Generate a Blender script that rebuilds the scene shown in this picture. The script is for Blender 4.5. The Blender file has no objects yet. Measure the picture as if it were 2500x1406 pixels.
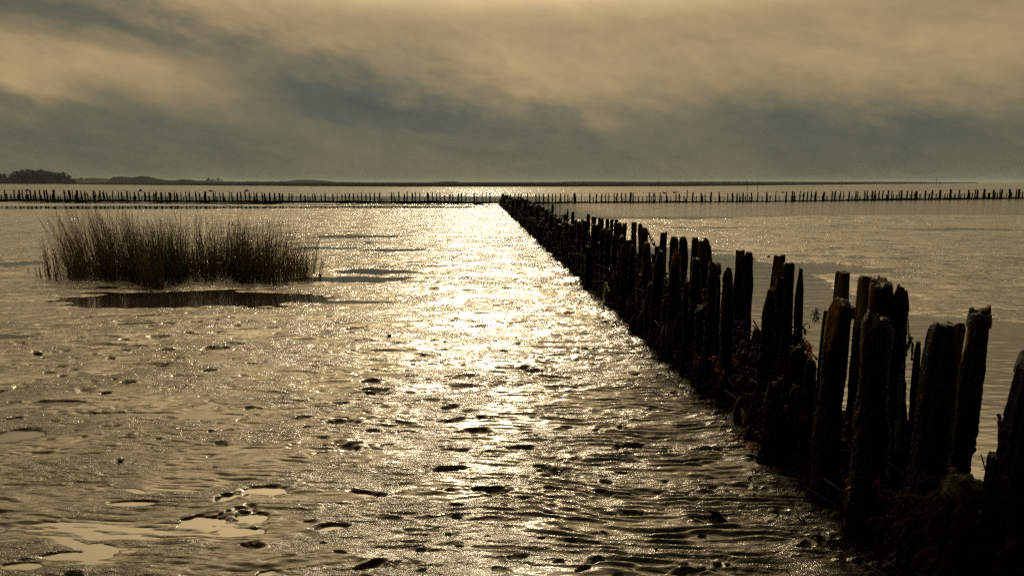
import bpy, math, random
import numpy as np
R = math.radians
sc = bpy.context.scene
col = sc.collection

# ------------------------------------------------------------------ camera
CAM_H = 1.6
F = 1667.0            # focal length in pixels of the 2500 px wide photograph (24 mm lens)
PITCH = math.atan(258.0 / F)
cam_d = bpy.data.cameras.new("camera"); cam_d.lens = 24.0; cam_d.sensor_width = 36.0
cam_d.clip_start = 0.05; cam_d.clip_end = 20000
cam = bpy.data.objects.new("camera", cam_d); col.objects.link(cam)
cam.location = (0, 0, CAM_H); cam.rotation_euler = (math.pi / 2 - PITCH, 0, 0)
sc.camera = cam

# ------------------------------------------------------------------ world: low sun behind a veil of cloud
SUN_EL, SUN_AZ = R(27.0), R(-2.6)      # azimuth measured from +Y towards +X
w = bpy.data.worlds.new("World"); sc.world = w; w.use_nodes = True
nt = w.node_tree; N = nt.nodes; L = nt.links; N.clear()

def mk(tree, kind, **kw):
    n = tree.nodes.new(kind)
    for k, v in kw.items(): setattr(n, k, v)
    return n
def mathn(op, a, b=None, c=None, clamp=False, tree=None):
    tree = tree or nt
    n = tree.nodes.new('ShaderNodeMath'); n.operation = op; n.use_clamp = clamp
    for i, v in enumerate((a, b, c)):
        if v is None: continue
        if isinstance(v, (int, float)): n.inputs[i].default_value = v
        else: tree.links.new(v, n.inputs[i])
    return n.outputs[0]
tc = mk(nt, 'ShaderNodeTexCoord'); sep = mk(nt, 'ShaderNodeSeparateXYZ')
nrm = mk(nt, 'ShaderNodeVectorMath', operation='NORMALIZE')
L.new(tc.outputs['Generated'], nrm.inputs[0]); L.new(nrm.outputs[0], sep.inputs[0])
dx, dy, dz = sep.outputs
az = mathn('ARCTAN2', dx, dy)
el = mathn('ARCSINE', dz)
# cloud coordinates: stretched along the horizon and sheared so that the streaks fall to the right
cv = mk(nt, 'ShaderNodeCombineXYZ')
sh = mathn('ADD', el, mathn('MULTIPLY', az, 0.22))
L.new(mathn('MULTIPLY', az, 3.4), cv.inputs[0]); L.new(mathn('MULTIPLY', sh, 7.6), cv.inputs[1])
def noise(tree, vec, scale, detail, rough=0.5, dist=0.0, off=None):
    n = mk(tree, 'ShaderNodeTexNoise'); n.inputs['Scale'].default_value = scale
    n.inputs['Detail'].default_value = detail; n.inputs['Roughness'].default_value = rough
    n.inputs['Distortion'].default_value = dist
    if off:
        m = mk(tree, 'ShaderNodeVectorMath', operation='ADD'); m.inputs[1].default_value = off
        tree.links.new(vec, m.inputs[0]); vec = m.outputs[0]
    tree.links.new(vec, n.inputs['Vector']); return n.outputs['Fac']
n1 = noise(nt, cv.outputs[0], 0.9, 5, 0.5, 0.6, (3.1, 1.7, 0))
n2 = noise(nt, cv.outputs[0], 2.6, 8, 0.6, 0.5, (7.3, 4.2, 2))
wx = mathn('MULTIPLY', mathn('SUBTRACT', n2, 0.5), 0.22)
wy = mathn('MULTIPLY', mathn('SUBTRACT', noise(nt, cv.outputs[0], 2.3, 5, 0.55, 0.2, (1.0, 9.0, 5)), 0.5), 0.085)
azw = mathn('ADD', az, wx); elw = mathn('ADD', el, wy)
def blob(px, py, rx, ry, amp, slope=0.0):
    """soft patch of the cloud deck centred on a direction; slope tilts it"""
    a0 = math.atan((px - 1250) / F); e0 = math.atan((445 - py) / F)
    u = mathn('SUBTRACT', azw, a0); v = mathn('SUBTRACT', elw, e0)
    v = mathn('ADD', v, mathn('MULTIPLY', u, slope))
    u = mathn('DIVIDE', u, rx / F); v = mathn('DIVIDE', v, ry / F)
    q = mathn('ADD', mathn('MULTIPLY', u, u), mathn('MULTIPLY', v, v))
    return mathn('MULTIPLY', mathn('EXPONENT', mathn('MULTIPLY', q, -1.0)), amp)
# brightness of the veil: low near the horizon, rising with height
ramp = mk(nt, 'ShaderNodeMapRange', interpolation_type='SMOOTHSTEP')
L.new(elw, ramp.inputs[0]); ramp.inputs[1].default_value = 0.02; ramp.inputs[2].default_value = 0.175
ramp.inputs[3].default_value = 0.25; ramp.inputs[4].default_value = 0.60
b = ramp.outputs[0]
b = mathn('ADD', b, mathn('MULTIPLY', mathn('SUBTRACT', n1, 0.5), 0.20))
n3 = noise(nt, cv.outputs[0], 8.0, 6, 0.6, 0.4, (2.3, 8.2, 4))
b = mathn('ADD', b, mathn('MULTIPLY', mathn('SUBTRACT', n2, 0.5), 0.30))
b = mathn('ADD', b, mathn('MULTIPLY', mathn('SUBTRACT', n3, 0.5), 0.18))
for args in ((1550, 240, 320, 60, .12, .10), (2250, 225, 420, 60, .08, .05), (1250, 130, 300, 60, .06, .1), (1950, 320, 300, 32, -.04, .05), (1150, 345, 260, 22, .05, 0), (900, 255, 330, 50, -0.30, 0.14), (300, 118, 380, 30, -0.26, 0.14), (900, 260, 260, 38, -.12, .05), (700, 110, 260, 40, .08, .1), (230, 215, 300, 52, 0.34, 0.06),
             (110, 262, 100, 30, 0.22, 0.3), (-150, 170, 330, 60, -0.16, 0.0),
             (1150, 330, 700, 50, -0.05, 0.0), (2050, 130, 620, 110, 0.16, 0.05), (1800, 300, 500, 36, -0.05, 0.05),
             (1350, 100, 300, 90, 0.06, 0.0), (700, 60, 420, 60, 0.05, 0.1), (0, 20, 240, 60, -0.22, 0.0),
             (1300, 215, 160, 40, 0.10, 0.3), (2400, 330, 400, 60, -0.06, 0)):
    b = mathn('ADD', b, blob(*args))
cr = mk(nt, 'ShaderNodeValToRGB'); L.new(b, cr.inputs[0])
e = cr.color_ramp.elements
e[0].position = 0.0; e[0].color = (0.046, 0.064, 0.058, 1)
e[1].position = 1.0; e[1].color = (0.72, 0.55, 0.27, 1)
for p, c in ((0.20, (0.092, 0.106, 0.082)), (0.40, (0.195, 0.168, 0.102)), (0.62, (0.365, 0.270, 0.136)), (0.8, (0.53, 0.385, 0.185))):
    q = e.new(p); q.color = (*c, 1)
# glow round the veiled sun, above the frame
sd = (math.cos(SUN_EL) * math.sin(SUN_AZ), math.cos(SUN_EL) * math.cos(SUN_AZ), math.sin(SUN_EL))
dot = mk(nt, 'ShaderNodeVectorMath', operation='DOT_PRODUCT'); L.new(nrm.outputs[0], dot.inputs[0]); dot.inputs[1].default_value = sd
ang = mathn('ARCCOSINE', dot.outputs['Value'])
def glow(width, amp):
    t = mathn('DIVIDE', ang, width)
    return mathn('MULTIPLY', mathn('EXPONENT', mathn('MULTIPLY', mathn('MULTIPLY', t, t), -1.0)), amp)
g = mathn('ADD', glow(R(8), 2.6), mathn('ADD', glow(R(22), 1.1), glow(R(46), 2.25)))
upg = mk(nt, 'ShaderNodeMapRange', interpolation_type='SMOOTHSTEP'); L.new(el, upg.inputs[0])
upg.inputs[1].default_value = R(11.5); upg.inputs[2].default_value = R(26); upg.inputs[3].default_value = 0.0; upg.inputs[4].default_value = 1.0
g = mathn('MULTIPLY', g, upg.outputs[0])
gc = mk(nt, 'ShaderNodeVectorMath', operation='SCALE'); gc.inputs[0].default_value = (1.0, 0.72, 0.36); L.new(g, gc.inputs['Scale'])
# the deck behind the camera is heavy and dark
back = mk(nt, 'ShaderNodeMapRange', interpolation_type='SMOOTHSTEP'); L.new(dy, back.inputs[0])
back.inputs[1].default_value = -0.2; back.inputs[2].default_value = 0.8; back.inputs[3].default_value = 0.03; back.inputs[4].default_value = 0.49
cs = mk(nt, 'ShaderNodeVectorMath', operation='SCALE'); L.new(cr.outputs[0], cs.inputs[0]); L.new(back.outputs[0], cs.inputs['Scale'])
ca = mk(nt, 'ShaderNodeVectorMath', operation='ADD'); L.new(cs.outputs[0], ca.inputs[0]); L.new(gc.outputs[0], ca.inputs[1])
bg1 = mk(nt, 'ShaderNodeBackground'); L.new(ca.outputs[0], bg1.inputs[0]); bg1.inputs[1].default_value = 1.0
sky = mk(nt, 'ShaderNodeTexSky', sky_type='NISHITA'); sky.sun_disc = False; sky.sun_elevation = SUN_EL; sky.sun_rotation = SUN_AZ
bg2 = mk(nt, 'ShaderNodeBackground'); L.new(sky.outputs[0], bg2.inputs[0]); bg2.inputs[1].default_value = 0.05
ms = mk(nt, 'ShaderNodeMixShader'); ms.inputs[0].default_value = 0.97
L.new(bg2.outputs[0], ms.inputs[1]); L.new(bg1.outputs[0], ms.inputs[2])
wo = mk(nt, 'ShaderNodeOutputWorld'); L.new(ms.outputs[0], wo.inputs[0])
w.cycles.sampling_method = 'MANUAL'; w.cycles.sample_map_resolution = 1024

sl = bpy.data.lights.new("sun", 'SUN'); sl.energy = 1.0; sl.angle = R(4.0); sl.color = (1.0, 0.84, 0.58)
so = bpy.data.objects.new("sun", sl); col.objects.link(so)
so.rotation_euler = (math.pi / 2 - SUN_EL, 0, math.pi - SUN_AZ)   # lamp -Z points away from the sun
so.location = (0, 0, 30)

sc.view_settings.view_transform = 'Standard'; sc.view_settings.look = 'None'
sc.view_settings.gamma = 1.0; sc.view_settings.exposure = 0.6; sc.view_settings.use_curve_mapping = False
sc.cycles.use_denoising = False
sc.cycles.max_bounces = 6; sc.cycles.sample_clamp_indirect = 4.0

# ------------------------------------------------------------------ helpers
def ray(px, py):
    x, y = (px - 1250) / F, (703 - py) / F
    c, s = math.cos(PITCH), math.sin(PITCH)
    return np.array((x, c + y * s, -s + y * c))
def ground(px, py, z=0.0):
    d = ray(px, py); t = (z - CAM_H) / d[2]; return d[0] * t, d[1] * t
def proj(x, y, z):
    c, s = math.cos(PITCH), math.sin(PITCH); zz = z - CAM_H
    dep = y * c - zz * s; up = y * s + zz * c
    return 1250 + F * x / dep, 703 - F * up / dep

def hash2(ix, iy, seed=0):
    h = (ix.astype(np.int64) * 374761393 + iy.astype(np.int64) * 668265263 + seed * 1442695041) & 0xFFFFFFFF
    h = ((h ^ (h >> 13)) * 1274126177) & 0xFFFFFFFF
    h = ((h ^ (h >> 16)) * 2246822519) & 0xFFFFFFFF
    return ((h ^ (h >> 15)) & 0xFFFFFF).astype(np.float64) / 16777215.0
def vn(x, y, seed=0):
    """smooth value noise, -1..1"""
    ix = np.floor(x); iy = np.floor(y); fx = x - ix; fy = y - iy
    fx = fx * fx * fx * (fx * (fx * 6 - 15) + 10); fy = fy * fy * fy * (fy * (fy * 6 - 15) + 10)
    a = hash2(ix, iy, seed); b_ = hash2(ix + 1, iy, seed); c = hash2(ix, iy + 1, seed); d = hash2(ix + 1, iy + 1, seed)
    return ((a * (1 - fx) + b_ * fx) * (1 - fy) + (c * (1 - fx) + d * fx) * fy) * 2 - 1
def fbm(x, y, seed=0, octs=4, gain=0.5):
    s = 0; a = 1.0; t = 0
    for o in range(octs):
        s = s + a * vn(x * 2 ** o + 17.3 * o, y * 2 ** o - 9.1 * o, seed + o); t += a; a *= gain
    return s / t
def sstep(a, b_, x):
    t = np.clip((x - a) / (b_ - a), 0, 1); return t * t * (3 - 2 * t)

def mesh_from(name, verts, faces, mat=None, smooth=True, parent=None):
    """verts (n,3), faces (m,k) numpy arrays or a list of such arrays"""
    me = bpy.data.meshes.new(name)
    verts = np.asarray(verts, dtype=np.float32)
    fl = faces if isinstance(faces, list) else [faces]
    fl = [np.asarray(f, dtype=np.int32) for f in fl if len(f)]
    tot = np.concatenate([np.full(len(f), f.shape[1], dtype=np.int32) for f in fl])
    idx = np.concatenate([f.ravel() for f in fl])
    me.vertices.add(len(verts)); me.vertices.foreach_set('co', verts.ravel())
    me.loops.add(len(idx)); me.loops.foreach_set('vertex_index', idx)
    me.polygons.add(len(tot)); st = np.concatenate(([0], np.cumsum(tot)[:-1])).astype(np.int32)
    me.polygons.foreach_set('loop_start', st); me.polygons.foreach_set('loop_total', tot)
    me.polygons.foreach_set('use_smooth', np.full(len(tot), smooth))
    me.update(calc_edges=True); me.validate()
    if mat: me.materials.append(mat)
    return me
def link(name, me, parent=None, loc=(0, 0, 0), rot=(0, 0, 0), scale=(1, 1, 1)):
    o = bpy.data.objects.new(name, me); col.objects.link(o)
    o.location = loc; o.rotation_euler = rot; o.scale = scale
    if parent: o.parent = parent
    return o
def tag(o, label=None, cat=None, group=None, kind=None):
    if label: o['label'] = label
    if cat: o['category'] = cat
    if group: o['group'] = group
    if kind: o['kind'] = kind
    return o
def ordn(n):
    return f"{n}{'th' if 10 <= n % 100 <= 20 else {1: 'st', 2: 'nd', 3: 'rd'}.get(n % 10, 'th')}"

# ------------------------------------------------------------------ materials
def principled(name, base, rough, spec=0.5, ior=1.45):
    m = bpy.data.materials.new(name); m.use_nodes = True
    t = m.node_tree; p = t.nodes['Principled BSDF']
    p.inputs['Base Color'].default_value = (*base, 1); p.inputs['Roughness'].default_value = rough
    p.inputs['IOR'].default_value = ior; p.inputs['Specular IOR Level'].default_value = spec
    return m, t, p
def bump(t, height, strength, dist, normal=None):
    n = t.nodes.new('ShaderNodeBump'); n.inputs['Strength'].default_value = strength; n.inputs['Distance'].default_value = dist
    t.links.new(height, n.inputs['Height'])
    if normal is not None: t.links.new(normal, n.inputs['Normal'])
    return n.outputs[0]
def ocoord(t, scale=(1, 1, 1), which='Object'):
    c = t.nodes.new('ShaderNodeTexCoord'); mp = t.nodes.new('ShaderNodeMapping')
    mp.inputs['Scale'].default_value = scale; t.links.new(c.outputs[which], mp.inputs[0]); return mp.outputs[0]
def cramp(t, fac, stops):
    r_ = t.nodes.new('ShaderNodeValToRGB'); t.links.new(fac, r_.inputs[0]); e_ = r_.color_ramp.elements
    e_[0].position = stops[0][0]; e_[0].color = (*stops[0][1], 1)
    e_[1].position = stops[-1][0]; e_[1].color = (*stops[-1][1], 1)
    for p, c in stops[1:-1]:
        q = e_.new(p); q.color = (*c, 1)
    return r_.outputs[0]

# wet mud
MUD, t, p = principled('wet_mud', (0.03, 0.025, 0.018), 0.34, 0.5, 1.55)
oc = ocoord(t)
t.links.new(cramp(t, noise(t, oc, 1.3, 4), [(0.3, (0.009, 0.0075, 0.005)), (0.7, (0.020, 0.016, 0.010))]), p.inputs['Base Color'])
rr = t.nodes.new('ShaderNodeMapRange'); t.links.new(noise(t, oc, 0.9, 3, 0.6, 0.3, (5, 2, 0)), rr.inputs[0])
rr.inputs[1].default_value = 0.3; rr.inputs[2].default_value = 0.7; rr.inputs[3].default_value = 0.12; rr.inputs[4].default_value = 0.27
t.links.new(rr.outputs[0], p.inputs['Roughness'])
oc2 = ocoord(t, (0.45, 1.0, 1.0))
# granular patches between slick, silty film
mm = t.nodes.new('ShaderNodeMapRange'); mm.interpolation_type = 'SMOOTHSTEP'
t.links.new(noise(t, ocoord(t, (0.8, 1.25, 1)), 1.5, 5, 0.62, 0.4, (2, 7, 0)), mm.inputs[0])
for i_, q_ in enumerate((0.40, 0.60, 0.20, 1.0)): mm.inputs[i_ + 1].default_value = q_
gp = t.nodes.new('ShaderNodeNewGeometry'); gz = t.nodes.new('ShaderNodeSeparateXYZ'); t.links.new(gp.outputs['Position'], gz.inputs[0])
margin = t.nodes.new('ShaderNodeMapRange'); margin.interpolation_type = 'SMOOTHSTEP'; t.links.new(gz.outputs[2], margin.inputs[0])
for i_, q_ in enumerate((0.0, 0.009, 0.06, 1.0)): margin.inputs[i_ + 1].default_value = q_
wetm = mathn('MULTIPLY', mm.outputs[0], margin.outputs[0], tree=t)
t.links.new(mathn('MULTIPLY', rr.outputs[0], mathn('ADD', mathn('MULTIPLY', margin.outputs[0], .75, tree=t), .25, tree=t), tree=t), p.inputs['Roughness'])
def mudbump(hn, dist, nrm_=None):
    n = t.nodes.new('ShaderNodeBump'); n.inputs['Distance'].default_value = dist; t.links.new(hn, n.inputs['Height']); t.links.new(wetm, n.inputs['Strength'])
    if nrm_ is not None: t.links.new(nrm_, n.inputs['Normal'])
    return n.outputs[0]
nb = mudbump(noise(t, oc, 140.0, 2, 0.6), 0.0040)
nb = mudbump(noise(t, ocoord(t, (0.35, 1, 1)), 40.0, 4, 0.6, 0.5), 0.014, nb)
nb = mudbump(noise(t, ocoord(t, (0.35, 1, 1)), 8.0, 4, 0.6, 0.4), 0.038, nb)
nb = bump(t, noise(t, oc2, 1.9, 4, 0.6, 0.4), 1.0, 0.06, nb)
outer = t.nodes.new('ShaderNodeMapRange'); outer.interpolation_type = 'SMOOTHSTEP'; t.links.new(gz.outputs[1], outer.inputs[0])
for i_, q_ in enumerate((6.5, 13.0, 0.0, 1.0)): outer.inputs[i_ + 1].default_value = q_
nbo = t.nodes.new('ShaderNodeBump'); nbo.inputs['Distance'].default_value = 0.13
t.links.new(noise(t, ocoord(t, (0.55, 0.8, 1)), 4.5, 4, 0.65, 0.3, (4, 4, 1)), nbo.inputs['Height']); t.links.new(mathn('MULTIPLY', outer.outputs[0], mm.outputs[0], tree=t), nbo.inputs['Strength']); t.links.new(nb, nbo.inputs['Normal']); nb = nbo.outputs[0]
t.links.new(nb, p.inputs['Normal'])

# shallow silty water
WATER, t, p = principled('silty_water', (0.012, 0.010, 0.007), 0.04, 0.5, 1.65)
oc = ocoord(t); ocw = ocoord(t, (0.35, 1.0, 1.0))
sx = t.nodes.new('ShaderNodeSeparateXYZ'); t.links.new(oc, sx.inputs[0])
def mrange(t, v, a, b_, c, d):
    n = t.nodes.new('ShaderNodeMapRange'); n.interpolation_type = 'SMOOTHSTEP'; t.links.new(v, n.inputs[0])
    for i, q in enumerate((a, b_, c, d)): n.inputs[i + 1].default_value = q
    return n.outputs[0]
# wind reaches the open channel to the right and the sea beyond the far row; pools on the left lie still
right = mrange(t, mathn('ADD', sx.outputs[0], mathn('MULTIPLY', sx.outputs[1], 0.054), tree=t), 2.2, 3.6, 0.0, 1.0)
far = mrange(t, sx.outputs[1], 66.0, 85.0, 0.0, 1.0)
chan = mathn('MULTIPLY', mrange(t, sx.outputs[1], 28.0, 34.0, 0.0, 1.0), mrange(t, sx.outputs[0], 0.0, 6.0, 0.0, 1.0), tree=t)
wind = mathn('MAXIMUM', mathn('MAXIMUM', mathn('MULTIPLY', right, 0.55, tree=t), mathn('MULTIPLY', far, 2.0, tree=t), tree=t), mathn('MULTIPLY', chan, 1.6, tree=t), tree=t)
wind = mathn('ADD', wind, 0.012, tree=t)
t.links.new(mathn('ADD', mathn('MULTIPLY', mathn('MAXIMUM', mathn('MULTIPLY', far, 1.5, tree=t), mathn('MAXIMUM', mathn('MULTIPLY', chan, 1.3, tree=t), mathn('MULTIPLY', right, .4, tree=t), tree=t), tree=t), 0.075, tree=t), 0.045, tree=t), p.inputs['Roughness'])
hgt = mathn('ADD', noise(t, ocw, 11.0, 3, 0.5, 0.3), mathn('MULTIPLY', noise(t, ocw, 3.5, 2, 0.5, 0.3), 1.6, tree=t), tree=t)
hgt = mathn('MULTIPLY', hgt, wind, tree=t)
t.links.new(bump(t, hgt, 1.0, 0.012), p.inputs['Normal'])

# ------------------------------------------------------------------ groyne geometry in plan
GA, GB = ground(2010, 1232), ground(1226, 505)     # feet of the front row: near, far
gdir = np.array([GB[0] - GA[0], GB[1] - GA[1]]); glen = np.linalg.norm(gdir); gdir /= glen
gnor = np.array([gdir[1], -gdir[0]])               # towards the right
def gco(x, y):
    """along, across of the groyne's front row"""
    rx, ry = x - GA[0], y - GA[1]
    return rx * gdir[0] + ry * gdir[1], rx * gnor[0] + ry * gnor[1]
GW = 0.66                                          # spacing of the two rows
def on_row(px, off):
    """point of the row at that offset which stands in this column of view"""
    k = math.tan(math.atan((px - 1250) / F)) # x = k * depth
    # x = GA.x + s gd.x + off gn.x ; depth ~ y cosP + h sinP
    ax, ay = GA[0] + off * gnor[0], GA[1] + off * gnor[1]
    c, s_ = math.cos(PITCH), math.sin(PITCH)
    zz = CAM_H - 0.5
    s = (k * (ay * c + zz * s_) - ax) / (gdir[0] - k * gdir[1] * c)
    return ax + s * gdir[0], ay + s * gdir[1], s
def height_at(x, y, py):
    """height of a point above (x, y) seen at image row py"""
    c, s = math.cos(PITCH), math.sin(PITCH); k = (703 - py) / F
    # (y s + zz c) = k (y c - zz s)
    zz = y * (k * c - s) / (c + k * s); return zz + CAM_H
ROWB = [(-400, 487), (0, 490.2), (420, 493.2), (820, 495.3), (1100, 496.3), (1300, 496.2), (1600, 495), (1900, 492.7), (2100, 490.3), (2500, 485.2), (2900, 480)]
def far_row(px):
    return ground(px, np.interp(px, [a for a, _ in ROWB], [b_ for _, b_ in ROWB]))
_fr = np.array([far_row(q) for q in range(-400, 2901, 50)])

# ------------------------------------------------------------------ pools (photo column, row, half width, half height)
POOLS = [(470, 731, 335, 20, 0.05), (330, 789, 60, 7, 0.03), (880, 738, 100, 6, 0.03), (905, 664, 95, 6, 0.035), (850, 681, 130, 9, 0.035),
         (30, 645, 75, 8, 0.03), (880, 578, 130, 3.5, 0.03), (800, 606, 90, 3, 0.03), (960, 611, 80, 3, 0.03),
         (1010, 640, 50, 2.5, 0.03), (40, 820, 60, 8, 0.025), (140, 985, 60, 5, 0.03), (330, 1013, 120, 5, 0.02), (520, 1017, 80, 6, 0.02), (40, 1065, 50, 14, 0.03), (640, 1200, 60, 12, 0.02),
         (590, 1300, 50, 9, 0.018), (330, 1230, 60, 7, 0.02), (170, 1358, 60, 10, 0.022), (50, 1385, 50, 10, 0.02), (812, 1292, 36, 9, 0.014), 
         (1950, 655, 200, 14, 0.03), (2330, 560, 160, 3, 0.02), (1720, 556, 100, 2, 0.02), (300, 507, 500, 4, 0.03), (900, 506, 260, 3, 0.03)]
PW = []
for px, py, hw, hh, dep in POOLS:
    cx, cy = ground(px, py); x1, _ = ground(px + hw, py); _, y1 = ground(px, py - hh); _, y0 = ground(px, py + hh)
    PW.append((cx, (y0 + y1) / 2, abs(x1 - cx), abs(y1 - y0) / 2, dep))

def mud_height(x, y, sp):
    """height of the mud above the standing water; sp = local mesh spacing (finer detail fades out below it)"""
    r = np.hypot(x, y)
    def lod(wl): return sstep(1.6, 3.2, wl / sp)
    al, ac = gco(x, y)
    h = 0.020 + 0.010 * fbm(x * 0.5, y * 0.7, 3, 4) + 0.010 * fbm(x * 1.6, y * 2.4, 11, 3)
    h = h - 0.005 * sstep(8, 12, y) - 0.006 * sstep(0.4, 2.0, ac) * sstep(6, 9, y) + lod(.3) * 0.012 * sstep(7, 11, y) * fbm(x * 1.7, y * 4.5, 14, 3)
    h = h + 0.022 * np.exp(-((x + 0.1) / 0.55) ** 2 - ((y - 3.15) / 0.5) ** 2)
    # left foreground lies lower and holds many thin pools
    lowleft = sstep(0.6, -2.2, x + 0.15 * (y - 4)) * sstep(9.0, 6.0, y)
    h = h - (0.0035 + 0.008 * fbm(x * 1.1, y * 1.6, 15, 3)) * lowleft
    h = h + 0.004 * sstep(0.5, 2.0, x) * sstep(14, 8, y)
    # channel along the right side of the groyne
    edge = np.interp(y, [0, 7.6, 8.3, 10.5, 15.0, 19, 26], [40, 6.3, 4.6, 4.9, 4.7, 3.2, 1.6]) + 0.55 * fbm(x * 0.9, y * 0.9, 5, 4)
    ch = sstep(0.12, 0.5, ac + 0.25 * fbm(x * 2, y * 2, 6, 3)) * sstep(0.35, -0.35, x - edge) * sstep(17.5, 15.5, y) 
    h = h * (1 - ch) - 0.07 * ch
    # rippled channel this side of the far row on the right; open water beyond that row
    fy = np.interp(x, _fr[:, 0], _fr[:, 1])
    b2 = 31.0 + 0.12 * x + 2.0 * fbm(x * 0.15, y * 0.15, 8, 3)
    ch2 = sstep(-1.5, 1.5, y - b2) * sstep(-0.3, 0.8, ac)
    h = h * (1 - ch2) - 0.06 * ch2
    strip = sstep(-6.0, -4.5, y - fy) * sstep(1.0, -2, ac)
    h = h - 0.018 * strip * (1 + 0.6 * fbm(x * .2, y * .8, 9, 2))
    beyond = sstep(0.3, 1.0, y - fy)
    h = h * (1 - beyond) - 0.08 * beyond
    # pools
    wob = 1.0 * fbm(x * 1.3 + 3, y * 3.2, 21, 5, 0.6)
    for cx, cy, rx, ry, dep in PW:
        m_ = (np.abs(x - cx) < rx * 1.9) & (np.abs(y - cy) < ry * 1.9)
        if not m_.any(): continue
        q = ((x[m_] - cx) / rx) ** 2 + ((y[m_] - cy) / ry) ** 2 + wob[m_]
        k = sstep(1.5, 0.5, q)
        h[m_] = h[m_] * (1 - k) - dep * k * 0.5
    # ripple marks, crests roughly across the view
    wx_ = 0.6 * fbm(x * 0.8, y * 0.8, 31, 3); wy_ = fbm(x * 1.5, y * 3.0, 32, 4)
    near_g = np.exp(-((ac + 0.55) / 0.75) ** 2) * sstep(17, 8, y) * sstep(0.15, -0.2, ac)
    ph = (y + 0.10 * x + 0.10 * wy_ + 0.04 * wx_) / 0.058
    rip = np.sin(2 * math.pi * ph + 1.6 * vn(x * 7, y * 10, 33))
    pat = 0.5 + 0.5 * vn(x * 4, y * 9, 34)
    h = h + lod(0.072) * rip * (0.0028 + 0.0062 * near_g) * (0.3 + pat)
    fine = fbm(x * 9, y * 30, 41, 3)
    ph2 = (y + 0.05 * x + 0.05 * vn(x * 2.1, y * 2.6, 36) + .012 * vn(x * 9, y * 9, 37)) / 0.036
    h = h + lod(0.036) * 0.0021 * np.sin(2 * math.pi * ph2) * (0.5 + 0.5 * vn(x * 2.6, y * 4, 38))
    h = h + lod(0.04) * 0.0058 * fine * (0.5 + 0.5 * sstep(-0.3, 0.4, vn(x * 0.7, y * 0.9, 42)))
    h = h + lod(.25) * 0.006 * fbm(x * 1.8 + wy_ * .3, y * 5.0, 45, 2) * sstep(9, 6, y)
    med = fbm(x * 2.7 + .3 * wx_, y * 10.0 + .5 * wy_, 43, 3)
    h = h + lod(0.10) * 0.0175 * np.where(med > 0, med, med * 1.5) * (0.45 + 0.55 * sstep(-0.3, 0.5, vn(x * 0.55, y * 0.6, 44)))
    # hollows and old footprints
    m_ = (r < 34) & (np.abs(x) < 26)
    xs, ys, as_ = x[m_], y[m_], ac[m_]
    cell = 0.27; gx, gy = np.floor(xs / cell), np.floor(ys / cell); tot = np.zeros_like(xs)
    for i in (-1, 0, 1):
        for j in (-1, 0, 1):
            ux, uy = gx + i, gy + j
            on = hash2(ux, uy, 51) < 0.5
            cx = (ux + 0.15 + 0.7 * hash2(ux, uy, 52)) * cell; cy = (uy + 0.15 + 0.7 * hash2(ux, uy, 53)) * cell
            rx = 0.035 + 0.085 * hash2(ux, uy, 54) ** 1.5; ry = rx * (0.28 + 0.35 * hash2(ux, uy, 55))
            th = (hash2(ux, uy, 56) - 0.5) * 1.1
            a, b_ = xs - cx, ys - cy
            u = (a * np.cos(th) + b_ * np.sin(th)) / rx; v = (-a * np.sin(th) + b_ * np.cos(th)) / ry
            q = u * u + v * v + 0.9 * vn(xs * 13, ys * 22, 57) + 0.4 * vn(xs * 34, ys * 50, 60)
            d = 0.016 + 0.024 * hash2(ux, uy, 58)
            tot = tot + on * (-d * sstep(1.25, 0.25, q) + 0.10 * d * np.exp(-((q - 1.9) / 0.6) ** 2))
    msk = sstep(-0.25, 0.25, fbm(xs * 0.8, ys * 0.8, 59, 3) + 0.08) * sstep(-7.5, -3.5, xs) * (1 - 0.75 * sstep(-0.1, 0.4, as_))
    h[m_] = h[m_] + tot * (0.12 + 0.88 * msk) * sstep(34, 22, ys) * lod(0.12)[m_]
    cell = 0.155; gx, gy = np.floor(xs / cell), np.floor(ys / cell); tot = np.zeros_like(xs)
    for i in (-1, 0, 1):
        for j in (-1, 0, 1):
            ux, uy = gx + i, gy + j
            on = hash2(ux, uy, 151) < 0.62
            cx = (ux + 0.1 + 0.8 * hash2(ux, uy, 152)) * cell; cy = (uy + 0.1 + 0.8 * hash2(ux, uy, 153)) * cell
            rx = 0.014 + 0.040 * hash2(ux, uy, 154) ** 1.6; ry = rx * (0.25 + 0.4 * hash2(ux, uy, 155))
            th = (hash2(ux, uy, 156) - 0.5) * 0.9; a, b_ = xs - cx, ys - cy
            u = (a * np.cos(th) + b_ * np.sin(th)) / rx; v = (-a * np.sin(th) + b_ * np.cos(th)) / ry
            q = u * u + v * v + 0.7 * vn(xs * 30, ys * 44, 157)
            tot = tot - on * (0.006 + 0.012 * hash2(ux, uy, 158)) * sstep(1.3, 0.2, q)
    h[m_] = h[m_] + tot * sstep(-0.4, 0.25, fbm(xs * 1.1, ys * 0.9, 160, 3)) * lod(0.06)[m_]
    far_ = sstep(6.5, 12, y) * sstep(48, 36, y)
    big_ = fbm(x * 1.1, y * 2.2, 171, 3); h = h + far_ * lod(.45) * 0.026 * np.where(big_ > 0, big_, .6 * big_)
    h = h + far_ * lod(.2) * 0.016 * fbm(x * 2.6, y * 4.6, 172, 3)
    h = h + lod(.14) * 0.010 * sstep(4.5, 8, y) * fbm(x * 3.0, y * 8.0, 163, 3)
    # the mud is banked up a little against the posts
    h = h + 0.035 * np.exp(-((ac - 0.05) / 0.28) ** 2) * (al > -3) * (al < glen + 0.5) * (0.6 + 0.8 * vn(x * 3, y * 3, 61))
    # very near the beholder nothing special; far away settle slowly
    return h - 0.0 * r

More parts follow.
